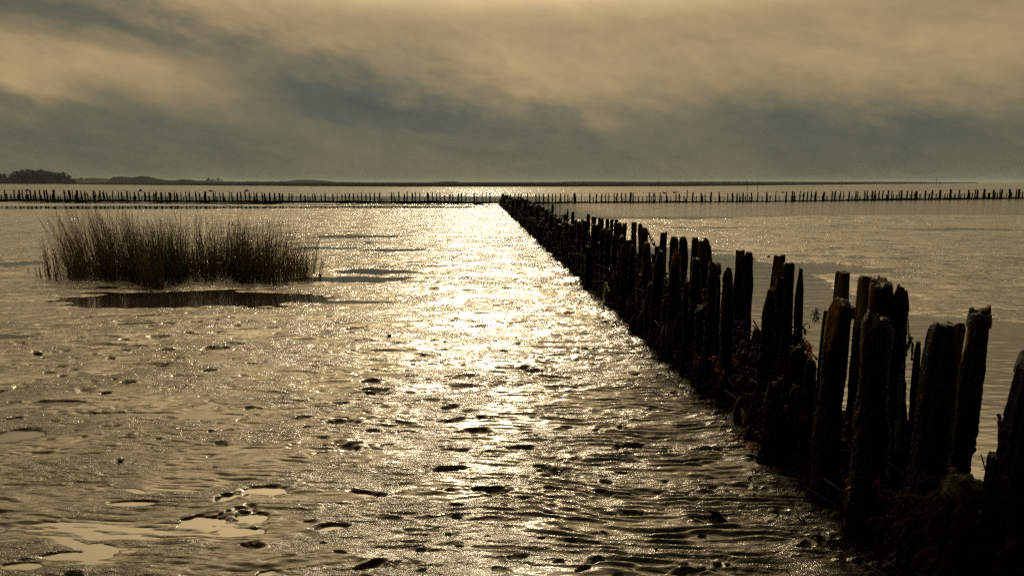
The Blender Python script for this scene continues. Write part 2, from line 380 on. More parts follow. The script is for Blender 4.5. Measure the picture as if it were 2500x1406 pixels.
# polar sheet round the standpoint: fine where the ground is near, coarse far away
rr_ = [0.25]
while rr_[-1] < 9000:
    q = rr_[-1]; rr_.append(q + (0.04 if q < 1.6 else max(0.0016, min(0.00042 * q * q, 0.010 * q) if q < 90 else 0.06 * q)))
rr_ = np.array(rr_)
th_ = np.concatenate((np.linspace(-math.pi, -0.76, 90, endpoint=False), np.linspace(-0.76, 0.76, 1250, endpoint=False), np.linspace(0.76, math.pi, 91)[:-1]))
RR, TH = np.meshgrid(rr_, th_, indexing='ij')
X = RR * np.sin(TH); Y = RR * np.cos(TH)
dth = np.gradient(th_); dr = np.gradient(rr_)
SP = np.maximum(RR * np.broadcast_to(dth, RR.shape), np.broadcast_to(dr[:, None], RR.shape) * 0.8)
H = mud_height(X.ravel(), Y.ravel(), SP.ravel()).reshape(X.shape)
H = np.where(RR > 90, -0.12, H)
nr, na = RR.shape
V = np.stack((X.ravel(), Y.ravel(), H.ravel()), 1)
i0 = np.arange(nr - 1)[:, None] * na; j0 = np.arange(na)[None, :]; j1 = (j0 + 1) % na
Q = np.stack((i0 + j0, i0 + na + j0, i0 + na + j1, i0 + j1), -1).reshape(-1, 4)
V = np.vstack((V, [[0, 0, float(H[0].mean())]])); c_ = len(V) - 1
T = np.stack((np.full(na, c_), np.arange(na), (np.arange(na) + 1) % na), 1)
mud = link('mud_flat', mesh_from('mud_flat', V, [Q, T], MUD))
tag(mud, 'wet tidal mud flat with ripples, hollows and footprints', kind='structure')
def mud_z(x, y):
    return float(mud_height(np.array([float(x)]), np.array([float(y)]), np.array([0.02]))[0])

wr = np.array([0.0, 5, 15, 40, 90, 200, 500, 1500, 4000, 9500]); wa = np.linspace(0, 2 * math.pi, 97)[:-1]
WV = [(0, 0, 0)] + [(r_ * math.sin(a), r_ * math.cos(a), 0) for r_ in wr[1:] for a in wa]
WQ = [(1 + i * 96 + j, 1 + i * 96 + (j + 1) % 96, 1 + (i + 1) * 96 + (j + 1) % 96, 1 + (i + 1) * 96 + j) for i in range(8) for j in range(96)]
WT = [(0, 1 + (j + 1) % 96, 1 + j) for j in range(96)]
water = link('water', mesh_from('water', WV, [np.array(WQ), np.array(WT)], WATER))
tag(water, 'shallow water in the pools, the channel and the sea', kind='structure')

# ------------------------------------------------------------------ timber and weed materials
WOOD, t, p = principled('weathered_wet_timber', (0.03, 0.02, 0.01), 0.5, 0.05)
oc = ocoord(t, (1, 1, 1)); og = ocoord(t, (9, 9, 1.1))
oi = t.nodes.new('ShaderNodeObjectInfo')
ofs = t.nodes.new('ShaderNodeVectorMath'); ofs.operation = 'SCALE'; ofs.inputs[0].default_value = (31, 17, 11); t.links.new(oi.outputs['Random'], ofs.inputs['Scale'])
va = t.nodes.new('ShaderNodeVectorMath'); t.links.new(og, va.inputs[0]); t.links.new(ofs.outputs[0], va.inputs[1])
sz = t.nodes.new('ShaderNodeSeparateXYZ'); t.links.new(oc, sz.inputs[0])
grain = noise(t, va.outputs[0], 2.2, 5, 0.65, 0.3)
patch = noise(t, va.outputs[0], 0.9, 4, 0.6, 0.2)
# bare wood shows in streaks on the upper half, barnacle crust and weed cover the rest
up = mrange(t, sz.outputs[2], 0.58, 0.98, -0.25, 0.015)
bare = mrange(t, mathn('ADD', patch, up, tree=t), 0.50, 0.60, 0.0, 1.0)
wc = cramp(t, grain, [(0.32, (0.014, 0.008, 0.003)), (0.5, (0.065, 0.032, 0.008)), (0.7, (0.20, 0.12, 0.03))])
mx = t.nodes.new('ShaderNodeMix'); mx.data_type = 'RGBA'; t.links.new(bare, mx.inputs['Factor'])
mx.inputs['A'].default_value = (0.0028, 0.0025, 0.0018, 1); t.links.new(wc, mx.inputs['B']); t.links.new(mx.outputs['Result'], p.inputs['Base Color'])
t.links.new(mrange(t, bare, 0, 1, 0.35, 0.75), p.inputs['Roughness'])
nb = bump(t, noise(t, oc, 130, 3, 0.6), 0.9, 0.006); nb = bump(t, grain, 0.7, 0.006, nb); t.links.new(nb, p.inputs['Normal'])

FARWOOD, t, p = principled('dark_far_timber', (0.014, 0.011, 0.008), 0.8, 0.06)
t.links.new(cramp(t, noise(t, ocoord(t, (8, 8, 2)), 2, 3), [(0.3, (0.004, 0.0032, 0.0025)), (0.8, (0.012, 0.009, 0.006))]), p.inputs['Base Color'])
MOSS, t, p = principled('dark_moss_cap', (0.012, 0.012, 0.006), 0.7, 0.2)
t.links.new(cramp(t, noise(t, ocoord(t), 30, 3), [(0.35, (0.008, 0.007, 0.004)), (0.7, (0.025, 0.026, 0.010))]), p.inputs['Base Color'])
t.links.new(bump(t, noise(t, ocoord(t), 90, 3), 1.0, 0.006), p.inputs['Normal'])
def leafmat(name, ca, cb, trans, rough=0.4, sc_=14):
    m, t, p = principled(name, ca, rough, 0.0 if trans < .1 else 0.25)
    c_out = cramp(t, noise(t, ocoord(t), sc_, 2), [(0.35, ca), (0.65, cb)])
    t.links.new(c_out, p.inputs['Base Color'])
    tr = t.nodes.new('ShaderNodeBsdfTranslucent'); t.links.new(c_out, tr.inputs[0])
    mx = t.nodes.new('ShaderNodeMixShader'); mx.inputs[0].default_value = trans
    out = t.nodes['Material Output']; t.links.new(p.outputs[0], mx.inputs[1]); t.links.new(tr.outputs[0], mx.inputs[2]); t.links.new(mx.outputs[0], out.inputs[0])
    return m
WEED = leafmat('bladderwrack_dark', (0.005, 0.0036, 0.002), (0.012, 0.007, 0.003), 0.04, 0.5)
WEED_ORANGE = leafmat('bladderwrack_orange', (0.10, 0.02, 0.002), (0.36, 0.09, 0.008), 0.6)
WEED_GREEN = leafmat('sea_lettuce_green', (0.06, 0.12, 0.008), (0.16, 0.30, 0.02), 0.65)
STONE, t, p = principled('wet_stone', (0.02, 0.018, 0.014), 0.38, 0.5)
t.links.new(cramp(t, noise(t, ocoord(t), 12, 4), [(0.3, (0.012, 0.011, 0.009)), (0.75, (0.05, 0.043, 0.032))]), p.inputs['Base Color'])
t.links.new(bump(t, noise(t, ocoord(t), 60, 3), 0.8, 0.004), p.inputs['Normal'])
ROPE, t, p = principled('old_rope', (0.02, 0.024, 0.014), 0.8, 0.2)
WIRE, t, p = principled('rusty_wire', (0.03, 0.018, 0.01), 0.6, 0.3)

# ------------------------------------------------------------------ posts
def post_mesh(name, h, r, seed, lean=(0, 0), na=44, nz=90, crust=1.0, top='round', flat=1.0, below=0.25, mat=None, notch=0):
    """an old round timber: grooved, barnacled, worn and uneven at the top; lean = drift of the top in metres"""
    rg = random.Random(seed); s0 = rg.random() * 900
    zc = np.linspace(0, 1, nz) ** 0.97; A = np.linspace(0, 2 * math.pi, na, endpoint=False)
    Z, AA = np.meshgrid(zc, A, indexing='ij'); z = -below + Z * (h + below)
    cx, sy = np.cos(AA), np.sin(AA)
    # worn top: the height of the rim varies round the post
    rim = ((0.03 if top == 'flat' else 0.06) * r / 0.07) * (vn(cx * 1.1 + s0, sy * 1.1, seed) * 0.55 + 0.35 * vn(cx * 3 + s0, sy * 3, seed + 1))
    if top == 'slant': rim = rim + 0.45 * r * cx
    if top == 'slant2': rim = rim - 0.45 * r * cx
    if top == 'notch': rim = rim - notch * sstep(0.1, 0.5, cx) 
    z = z + rim * sstep(0.75, 1.0, Z)
    f = 1 + 0.10 * fbm(cx * 0.9 + s0, sy * 0.9 + z * 1.3, seed + 2, 3)
    f = f + 0.05 * vn(AA * 3 / math.pi * 2 + s0, z * 0.8, seed + 3) + 0.15 * vn(z * 5.0 + s0, z * 0 + 3, seed + 4)
    gr = np.abs(vn(AA * 2.2 + s0 + .25 * vn(z * 3, z * 0 + 5, seed + 21), z * 0.9, seed + 20)); f = f - 0.16 * sstep(0.10, 0.0, gr) * sstep(.1, .5, z / h)
    kn = sstep(1.02, 0.55, z / h) * crust
    f = f + kn * (0.05 + 0.22 * np.maximum(0, fbm(cx * 2.2 + s0, sy * 2.2 + z * 7.0, seed + 5, 4, 0.6)))
    f = f + (0.25 + 0.75 * kn) * crust * 0.07 * vn(cx * 7 + s0, sy * 7 + z * 75, seed + 6)
    f = f * (1.10 - 0.16 * np.clip(z / h, 0, 1)) * (1 + 0.22 * sstep(0.35, 0.0, z / h) * crust)
    if top in ('round', 'notch'): f = f * (1 - 0.30 * sstep(0.955, 1.0, Z) ** 1.3)
    elif top == 'point': f = f * (1 - 0.45 * sstep(0.86, 1.0, Z) ** 1.6)
    else: f = f * (1 - 0.08 * sstep(0.985, 1.0, Z))
    q = np.clip(z / h, 0, 1.1)
    bx = lean[0] * q + 0.34 * r * vn(z * 2.2 + s0, z * 0 + 1, seed + 8); by = lean[1] * q + 0.34 * r * vn(z * 2.2 + s0, z * 0 + 7, seed + 9)
    V = np.stack((bx + r * f * cx, by + r * f * sy * flat, z), -1).reshape(-1, 3)
    i0 = np.arange(nz - 1)[:, None] * na; j = np.arange(na)[None, :]
    Q = np.stack((i0 + j, i0 + (j + 1) % na, i0 + na + (j + 1) % na, i0 + na + j), -1).reshape(-1, 4)
    # worn end grain: rings towards the middle
    last = (nz - 1) * na; rings = [V[last:last + na]]; ctr = rings[0].mean(0); base = len(V); Qs = [Q]; prev = last
    for k, t_ in enumerate((0.72, 0.4, 0.12)):
        rg_ = ctr + (rings[0] - ctr) * t_; rg_[:, 2] = ctr[2] + (rings[0][:, 2] - ctr[2]) * (t_ * 0.8) + r * 0.18 * (1 - t_) * (1 if top in ('round', 'point') else -0.3)
        rg_[:, 2] += 0.10 * r * vn(rg_[:, 0] * 60 + s0, rg_[:, 1] * 60, seed + 12)
        V = np.vstack((V, rg_)); jj = np.arange(na)
        Qs.append(np.stack((prev + jj, prev + (jj + 1) % na, base + (jj + 1) % na, base + jj), -1)); prev = base; base += na
    V = np.vstack((V, V[prev:prev + na].mean(0)[None])); jj = np.arange(na)
    T = np.stack((prev + jj, prev + (jj + 1) % na, np.full(na, base)), -1)
    return mesh_from(name, V, [np.vstack(Qs), T], mat or WOOD)

def ribbon(path, width, seed=0, up=(0, 0, 1)):
    """three points across a bent blade"""
    P = np.asarray(path, float); n = len(P); tg = np.gradient(P, axis=0); tg /= np.linalg.norm(tg, axis=1)[:, None] + 1e-9
    sd = np.cross(tg, np.asarray(up, float)); ln = np.linalg.norm(sd, axis=1)[:, None]; sd = np.where(ln > 1e-3, sd / (ln + 1e-9), [[1, 0, 0]])
    no = np.cross(sd, tg); wv = np.asarray(width)[:, None]
    V = np.concatenate((P - sd * wv / 2, P + no * wv * 0.18, P + sd * wv / 2), 0)
    i = np.arange(n - 1); Q = np.vstack((np.stack((i, i + n, i + n + 1, i + 1), -1), np.stack((i + n, i + 2 * n, i + 2 * n + 1, i + n + 1), -1)))
    return V, Q
def tube(path, rad, k=6):
    P = np.asarray(path, float); n = len(P); rad = np.broadcast_to(rad, (n,)); tg = np.gradient(P, axis=0); tg /= np.linalg.norm(tg, axis=1)[:, None] + 1e-9
    ref = np.where(np.abs(tg[:, 2:3]) < 0.8, [[0, 0, 1.0]], [[1.0, 0, 0]]); a = np.cross(tg, ref); a /= np.linalg.norm(a, axis=1)[:, None]; b_ = np.cross(tg, a)
    A = np.linspace(0, 2 * math.pi, k, endpoint=False)
    V = (P[:, None] + rad[:, None, None] * (a[:, None] * np.cos(A)[None, :, None] + b_[:, None] * np.sin(A)[None, :, None])).reshape(-1, 3)
    i0 = np.arange(n - 1)[:, None] * k; j = np.arange(k)[None]
    Q = np.stack((i0 + j, i0 + (j + 1) % k, i0 + k + (j + 1) % k, i0 + k + j), -1).reshape(-1, 4)
    V = np.vstack((V, P[:1], P[-1:])); m = n * k; jj = np.arange(k)
    T = np.vstack((np.stack(((jj + 1) % k, jj, np.full(k, m)), -1), np.stack((m - k + jj, m - k + (jj + 1) % k, np.full(k, m + 1)), -1)))
    return V, Q, T
class Acc:
    def __init__(s): s.V = []; s.Q = []; s.T = []; s.n = 0
    def add(s, V, Q=None, T=None):
        s.V.append(V)
        if Q is not None and len(Q): s.Q.append(np.asarray(Q) + s.n)
        if T is not None and len(T): s.T.append(np.asarray(T) + s.n)
        s.n += len(V)
    def mesh(s, name, mat):
        return mesh_from(name, np.vstack(s.V), [np.vstack(q) for q in (s.Q, s.T) if q], mat)

def frond(acc, p0, d, length, wid, rg, forks=2):
    """a strap of bladderwrack that forks and ends in swollen lobes"""
    d = np.array(d, float); p = np.array(p0, float); n = 5; pts = [p.copy()]
    for i in range(n):
        d = d + np.array([rg.uniform(-.35, .35), rg.uniform(-.35, .35), rg.uniform(-.45, .12)]); d /= np.linalg.norm(d)
        p = p + d * length / n; pts.append(p.copy())
    V, Q = ribbon(pts, [wid * q for q in (0.5, 0.8, 1.0, 1.1, 1.3, 0.7)], up=(rg.uniform(-.5, .5), rg.uniform(-.5, .5), 1)); acc.add(V, Q)
    if forks:
        for s_ in (-1, 1):
            e_ = d + np.array([s_ * .6, rg.uniform(-.4, .4), rg.uniform(-.3, .3)])
            frond(acc, pts[-2], e_, length * 0.55, wid * 0.8, rg, forks - 1)
def weed_clump(name, rg, n, size, spread, mat, center=(0, 0, 0), out=0.0, rpost=0.07):
    a = Acc()
    for i in range(n):
        th = rg.uniform(0, 2 * math.pi); u = rg.random()
        p = (center[0] + math.cos(th) * rpost, center[1] + math.sin(th) * rpost, center[2] + rg.uniform(-spread, spread))
        frond(a, p, (math.cos(th), math.sin(th), rg.uniform(-.9, .4)), size * rg.uniform(.5, 1.2), size * 0.16, rg, 2 if i % 2 else 1)
    return a.mesh(name, mat)

posts = []       # (object, s along groyne, offset, descriptor) in order of building
def groyne_post(px, py, wpx, off, label, top='round', lean=0.0, weed=0, moss=False, extra=None, crust=1.0, notch=0.0, depth=None, shaft_from=None):
    x, y, s = on_row(px, off)
    h = height_at(x, y, py)
    zb = max(mud_z(x, y), -0.08) if True else 0
    dep = y * math.cos(PITCH) + (CAM_H - h) * math.sin(PITCH)
    r = wpx / F * dep / 2 * 0.90
    big = y < 13
    sd = int(px * 7 + py)
    me = post_mesh('wooden_post', h - zb, r, sd, (lean * r, 0), 56 if y < 8 else 32 if big else 20, 130 if y < 8 else 70 if big else 36, crust, top, notch=notch)
    o = link('wooden_post', me, loc=(x, y, zb), rot=(0, 0, 0))
    rg = random.Random(sd)
    if moss and big:
        m_ = post_mesh('moss_cap', 0.03 + r * .35, r * .92, sd + 3, (0, 0), 40, 24, .0, 'round', below=0.02, mat=MOSS)
        link('moss_cap', m_, parent=o, loc=(lean * r, 0, h - zb - 0.03 - r * 0.25))
    if weed:
        for (zf, n, size, mt) in weed:
            c = link('seaweed', weed_clump('seaweed', rg, n, size, 0.07, mt, (lean * r * zf, 0, zf * (h - zb)), rpost=r * 0.9), parent=o); c['kind'] = 'stuff'
    tag(o, label, 'wooden post', 'posts of the double groyne')
    posts.append((o, s, off)); return o
#@@BEGIN
O, D, G = WEED_ORANGE, WEED, WEED_GREEN
# ------------------------------------------------------------------ the double groyne, near to far
# column and row of the top, width (all in photograph pixels), offset of the row in metres
NEAR = [
 (2492, 866, 108, 0.10, 'massive black post cut by the right edge of the picture, nearest of all', dict(top='round', lean=-0.3, moss=True, weed=[(.35, 14, .09, D)])),
 (2424, 1112, 46, 0.02, 'low slim stub standing close against the massive nearest post', dict(top='flat', weed=[(.5, 8, .06, D)])),
 (2276, 797, 88, 0.0, 'broad flat-topped post with tan wood streaks down its upper face', dict(top='flat', lean=0.0, moss=False, crust=.7, weed=[(.22, 12, .1, D)])),
 (2336, 762, 56, 0.26, 'dark post with a hooked mossy head leaning right behind the broad flat-topped one', dict(top='slant', lean=0.9, moss=True, crust=1.5)),
 (2345, 1168, 104, -0.02, 'squat weed-covered stump at the foot of the broad flat-topped post', dict(top='round', moss=True, crust=1.9, weed=[(.6, 34, .11, D), (.85, 30, .09, D)])),
 (2244, 1140, 66, -0.06, 'short shaggy stump left of the squat weed-covered one', dict(top='round', crust=2.0, weed=[(.7, 26, .1, D)])),
 (2219, 836, 17, 0.06, 'thin knobbly stake with a bent rope over its head, between two thick posts', dict(top='round', crust=1.6)),
 (2130, 764, 80, -0.02, 'thick post with a yellow-brown bare patch below its right shoulder', dict(top='notch', notch=.03, lean=-.1, crust=.9, weed=[(.3, 14, .05, O), (.2, 16, .1, D)])),
 (2118, 694, 60, 0.24, 'stepped post with brown wood near its top, directly behind the thick one', dict(top='slant', lean=.2, crust=.9)),
 (2097, 674, 40, 0.5, 'reddish-brown topped post peeping over the stepped one', dict(top='flat', moss=False, crust=.8)),
 (2183, 704, 50, 0.34, 'dark post with a shoulder from which a thin rope hangs to the right', dict(top='notch', notch=.035, lean=-.2, crust=1.2)),
 (2032, 742, 62, 0.0, 'thick post with a domed mossy cap and orange streaks on the right face', dict(top='round', moss=True, crust=.8, lean=.15, weed=[(.12, 12, .08, D)])),
 (1997, 760, 15, 0.0, 'thin stick with a green net scrap on its head, beside the domed mossy post', dict(top='round', crust=1.5)),
 (2040, 664, 36, GW * .9, 'plain dark post rising behind the domed mossy one', dict(top='flat', crust=.9, lean=.25)),
 (1975, 876, 30, 0.12, 'small weedy post half the height of its neighbours', dict(top='round', crust=1.8, weed=[(.6, 12, .08, D), (.35, 8, .06, O)])),
 (1947, 658, 20, GW, 'slender post with a bushy clump of bladderwrack on its right side', dict(top='point', crust=1.5, weed=[(.44, 46, .11, D), (.46, 14, .09, O), (.56, 20, .08, D)])),
 (1940, 846, 44, 0.22, 'shaggy stump below the slender post with bladderwrack', dict(top='slant', crust=1.9, weed=[(.9, 22, .09, D)])),
 (1942, 945, 34, 0.02, 'low weed-hung stake in front of the shaggy stump', dict(top='round', crust=2, weed=[(.8, 18, .08, D), (.7, 4, .06, O)])),
 (1918, 640, 30, GW * .8, 'cleanly sawn brown-topped post left of the slender weedy one', dict(top='flat', crust=.9)),
 (1890, 624, 34, GW, 'tall square-topped dark post, leftmost of the tight trio with the sawn brown one', dict(top='flat', crust=1.0, lean=.3)),
 (1887, 678, 34, 0.18, 'rounded post with mossy yellowish side standing in front of the tight trio', dict(top='point', crust=1.1)),
 (1862, 706, 34, 0.04, 'sloping-shouldered dark post left of the rounded mossy one', dict(top='point', crust=1.4, lean=.5)),
 (1890, 940, 44, -0.08, 'short pointed stump at the foot of the sloping-shouldered post', dict(top='point', crust=1.8, weed=[(.7, 16, .08, D)])),
 (1821, 616, 27, GW, 'right one of two tall posts standing as a pair against the water', dict(top='round', crust=1.1)),
 (1799, 611, 25, GW * .92, 'left one of two tall posts standing as a pair against the water', dict(top='flat', crust=1.0)),
 (1770, 658, 32, 0.0, 'smooth dark post with a pale left rim, front row left of the tall pair', dict(top='round', crust=.9, weed=[(.35, 8, .07, O), (.15, 18, .09, D)])),
 (1749, 676, 12, 0.0, 'thin stake tied close to the left of the smooth pale-rimmed post', dict(top='round', crust=1.4)),
 (1733, 648, 36, 0.0, 'mossy sloping-topped post of the front row with two crusted ridges', dict(top='slant2', moss=True, crust=1.2, weed=[(.2, 14, .08, D), (.3, 6, .06, O)])),
 (1722, 586, 26, GW, 'back row post with a notched overhanging top', dict(top='notch', notch=.02, crust=.8)),
 (1708, 588, 16, GW * .9, 'narrow back row post touching the notched overhanging one', dict(top='flat', crust=.8)),
 (1692, 580, 22, GW, 'rounded back row post standing clear with gaps on both sides', dict(top='round', crust=.8)),
 (1693, 632, 26, 0.02, 'low front row post with a reddish bare top', dict(top='flat', crust=1.0, weed=[(.4, 5, .06, O)])),
 (1663, 582, 27, GW, 'back row post with a wide mossy top, third left of the notched one', dict(top='round', crust=.8)),
 (1642, 579, 24, GW * .9, 'yellow-streaked back row post touching the wide mossy-topped one', dict(top='round', crust=.6)),
 (1617, 567, 18, GW, 'tall flat-topped back row post beside the open gap', dict(top='flat', crust=.7)),
 (1647, 616, 30, 0.0, 'front row post with a thick rounded head below the yellow-streaked one', dict(top='round', crust=1.2, weed=[(.2, 12, .08, D)])),
 (1607, 614, 28, 0.0, 'front row post hung with orange weed, left of the thick rounded head', dict(top='point', crust=1.3, weed=[(.45, 10, .07, O), (.5, 14, .07, D)])),
 (1672, 690, 14, -0.05, 'short thin stake at the front between two thicker posts', dict(top='round', crust=1.5)),
 (1604, 602, 16, 0.3, 'yellow-topped low post between the rows left of the open gap', dict(top='flat', crust=.7)),
 (1577, 592, 22, 0.0, 'flat-headed front row post below a leaning stick', dict(top='flat', crust=1.1)),
 (1570, 557, 18, GW * .8, 'brown-topped back row post carrying a slanting stick', dict(top='round', crust=.7)),
 (1562, 546, 16, GW, 'broad rounded back row post, right of a touching twin', dict(top='round', crust=.8)),
 (1547, 543, 14, GW, 'flat-topped back row post, left of its rounded twin', dict(top='flat', crust=.8)),
 (1541, 598, 16, 0.0, 'round-shouldered dark front row post with a beaded edge', dict(top='round', crust=1.3)),
 (1532, 587, 18, 0.05, 'front row post with a yellowish patch at its top', dict(top='flat', crust=.8)),
 (1521, 546, 16, GW * .9, 'stout back row post just left of the small bright gap', dict(top='round', crust=.8)),
 (1522, 600, 14, -0.02, 'low front row post in the shade of the yellowish one', dict(top='round', crust=1.2)),
 (1512, 544, 12, GW, 'slim back row post leaning on the stout one', dict(top='flat', crust=.8)),
 (1514, 577, 18, 0.0, 'domed front row post with pale barnacled top', dict(top='round', crust=1.0)),
 (1502, 537, 11, GW, 'rightmost of four even flat posts at the back', dict(top='flat', crust=.7)),
 (1499, 574, 15, 0.04, 'front row post with a bare yellow flank', dict(top='flat', crust=.6)),
 (1492, 536, 11, GW, 'third of four even flat posts at the back', dict(top='flat', crust=.7)),
 (1484, 562, 16, 0.0, 'mossy-headed front row post, right half of a broad clump', dict(top='round', crust=1.2, moss=True)),
 (1481, 535, 11, GW, 'second of four even flat posts at the back', dict(top='flat', crust=.7)),
 (1472, 560, 16, 0.0, 'mossy-headed front row post, left half of a broad clump', dict(top='round', crust=1.2, moss=True)),
 (1470, 533, 9, GW, 'leftmost of four even flat posts at the back', dict(top='round', crust=.7)),
 (1462, 532, 9, GW * .9, 'narrow back row post touching a wider flat one', dict(top='round', crust=.8)),
 (1451, 528, 14, GW, 'wide flat back row post with a pale left edge', dict(top='flat', crust=.7)),
 (1450, 549, 18, 0.05, 'pale-faced front row post with a clean sawn top', dict(top='flat', crust=.5)),
 (1434, 523, 11, GW, 'lone dark back row post between two bright gaps', dict(top='round', crust=.8)),
 (1427, 541, 14, 0.0, 'green-tinged bushy front row post', dict(top='round', crust=1.4, moss=True, weed=[(.75, 8, .07, D), (.3, 4, .07, O)])),
 (1413, 543, 14, 0.0, 'green-tinged front row post touching the bushy one', dict(top='round', crust=1.4, moss=True)),
 (1421, 537, 10, .3, 'small post between the rows behind the bushy one', dict(top='round', crust=1)),
 (1406, 536, 10, .3, 'small rounded post between the rows beside a taller pair', dict(top='round', crust=1)),
 (1398, 517, 9, GW, 'blunt tall back row post right of a needle-thin one', dict(top='flat', crust=.7)),
 (1396, 550, 14, 0.0, 'low dark front row post below the blunt tall one', dict(top='round', crust=1.3)),
 (1385, 510, 6, GW, 'needle-thin tall back row post', dict(top='point', crust=.7)),
 (1379, 523, 9, GW, 'short back row post left of the needle-thin one', dict(top='round', crust=.8)),
 (1382, 543, 12, 0.0, 'dark front row post below the needle-thin one', dict(top='round', crust=1.2)),
 (1369, 532, 9, .35, 'small leaning post between the rows with weed on it', dict(top='round', crust=1.5)),
 (1357, 523, 10, GW, 'rounded back row post standing free in the glare', dict(top='round', crust=.8)),
 (1367, 548, 12, 0.0, 'low front row post beneath the rounded free one', dict(top='flat', crust=1.2)),
 (1348, 500, 7, GW, 'tallest thin back row post rising into the glare', dict(top='flat', crust=.6)),
 (1346, 524, 12, 0.05, 'front row post below the tallest thin one', dict(top='round', crust=1.1)),
 (1334, 512, 12, 0.1, 'broad mossy post left of the tallest thin one', dict(top='round', crust=1.2)),
 (1327, 504, 9, .45, 'rounded post glowing at its edge beside the broad mossy one', dict(top='round', crust=1)),
 (1318, 504, 9, .3, 'jagged post left of the rounded glowing one', dict(top='slant', crust=1.2)),
]
for px, py, wpx, off, lab, kw in NEAR:
    groyne_post(px, py, wpx, off, lab, **kw)
# low posts that close the gaps of the dense middle stretch
rg = random.Random(31); fr_px = [q[0] for q in NEAR if q[3] < .2]; k = 0; px = 1765.0
while px > 1318:
    x, y, s = on_row(px, -.02); wp = .12 / y * F * rg.uniform(.7, 1.1)
    if min(abs(px - q) for q in fr_px) > wp * .50:
        k += 1; hh = rg.uniform(.58, .86); tp = proj(x, y, hh)[1]
        groyne_post(px, tp, wp, rg.uniform(-.06, .12), f"low crusted front row post, {ordn(k)} of those filling gaps beyond the tall pair", top=rg.choice(['round', 'slant', 'point', 'slant2']), crust=1.7, lean=rg.uniform(-.4, .4))
        fr_px.append(px)
    px -= 2.5
# the receding end of the groyne: tops measured along its skyline
rg = random.Random(5)
s_prev = max(s for _, s, o_ in posts if True)
k = 0
SKY = [(1226, 473), (1240, 475), (1252, 482), (1266, 480), (1284, 484), (1295, 488), (1309, 492), (1318, 504)]
far_list = []
for row, off in (('front', 0.0), ('back', GW)):
    px = 1311.0
    while px > 1226:
        x, y, s = on_row(px, off)
        top = np.interp(px, [a for a, _ in SKY], [b_ for _, b_ in SKY]) + (rg.uniform(0, 5) if row == 'back' else rg.uniform(2, 9)) * (y / 30) ** -1
        far_list.append((row, px, top, off + rg.uniform(-.06, .06))); px -= 1667 * 0.50 / y * rg.uniform(0.5, 1.0) * 0.35 + 1.2
for row, px, top, off in far_list: pass
cnt = {'front': 0, 'back': 0}
for row, px, top, off in far_list:
    cnt[row] += 1
    x, y, s = on_row(px, off); hh = height_at(x, y, top)
    o = groyne_post(px, top, 0.135 / y * F * rg.uniform(.8, 1.15), off,
        f"small dark {row} row post, {ordn(cnt[row])} beyond the tallest thin one towards the groyne's far end", top=rg.choice(['round', 'flat', 'slant', 'point']), crust=1.2)
for px, py, w_, lab in ((1266, 471, 3, 'thin upright stick above the far end of the groyne'), (1226, 473, 6, 'last post of the groyne where it meets the distant row')):
    groyne_post(px, py, w_, .3, lab, top='flat', crust=.8)

# ------------------------------------------------------------------ the distant row across the flat
def crop(x0, sx, lst): return [(x0 + q[0] / sx, 400 + q[1] / sx if sx > 5 else 440 + q[1] / sx, (q[2] if len(q) > 2 else 18) / 5.952, q[3] if len(q) > 3 else 0) for q in lst]
S = 5.952
TALL = crop(0, S, [(70,375,16,-6),(215,380),(290,375,24),(332,375,16,-4),(400,395),(458,375),(510,385,20,-16),(582,375),(652,385,18,-4),(692,378,20,-4),(795,378,34),(940,382,20,-8),(1015,388,30,-2),(1058,385,12),(1130,388,30),(1172,400,18,-8),(1245,400,22),(1278,418,14),(1360,388),(1388,402),(1468,395,20),(1520,403,24),(1548,415,18,-26),(1648,400,14),(1730,405,16,3),(1773,408,20),(1853,397,22),(1895,410,14),(1955,410,20,-8),(2020,410,16,-4),(2113,410,24),(2165,410,22,-3),(2237,418,20),(2270,402,24),(2345,415,28,-3),(2400,405,14),(2462,418,24,-6)])
TALL += crop(400, S, [(85,418,22,-6),(150,410),(205,420,24,-4),(262,405,14),(320,405,16,-8),(380,405,20),(475,405,22,3),(515,415,18,-8),(612,405,34),(735,410,20,4),(757,410,10),(820,418,14,-4),(868,420,18,-4),(920,402,14,-18),(993,410,20),(1065,413,20,-3),(1128,411,18),(1185,410,18,-6),(1243,418,20),(1302,418,18,-8),(1360,418,22),(1432,418,18),(1468,425,22,-6),(1530,422,26,-6),(1605,427,26),(1678,430,24),(1730,430,20),(1822,432,18),(1858,432,18,-6),(1988,435,22),(2053,447,18),(2103,440,10),(2165,432,14),(2200,437,20),(2292,440,16),(2345,427,18)])
TALL += crop(800, S, [(88,435,20),(140,432,14,-4),(205,435,16),(265,435,18),(315,432,18),(368,430,20,-8),(442,428),(505,425,16),(568,430,20,-3),(618,425,18,-3),(690,422,20),(775,418,18,12),(928,412,18),(965,418,14,-6),(1043,408),(1113,440,20),(1160,408),(1230,423,20),(1265,410,16,-6),(1333,412,16),(1447,420),(1470,430),(1520,420,16),(1567,423,14,-8),(1642,423,16),(1693,432,16,-4),(1778,440,20),(1820,430,18,-4),(1892,430,20),(1943,430,18),(1997,430,16,-6),(2133,423,20),(2170,430,14,-2),(2240,427,12),(2297,417,12,-6),(2360,423,20)])
TALL += [(1200 + a / 4.394, 440 + b_ / 4.394, 2.8, 0) for a, b_ in ((212,145),(252,142),(318,148),(390,138))]
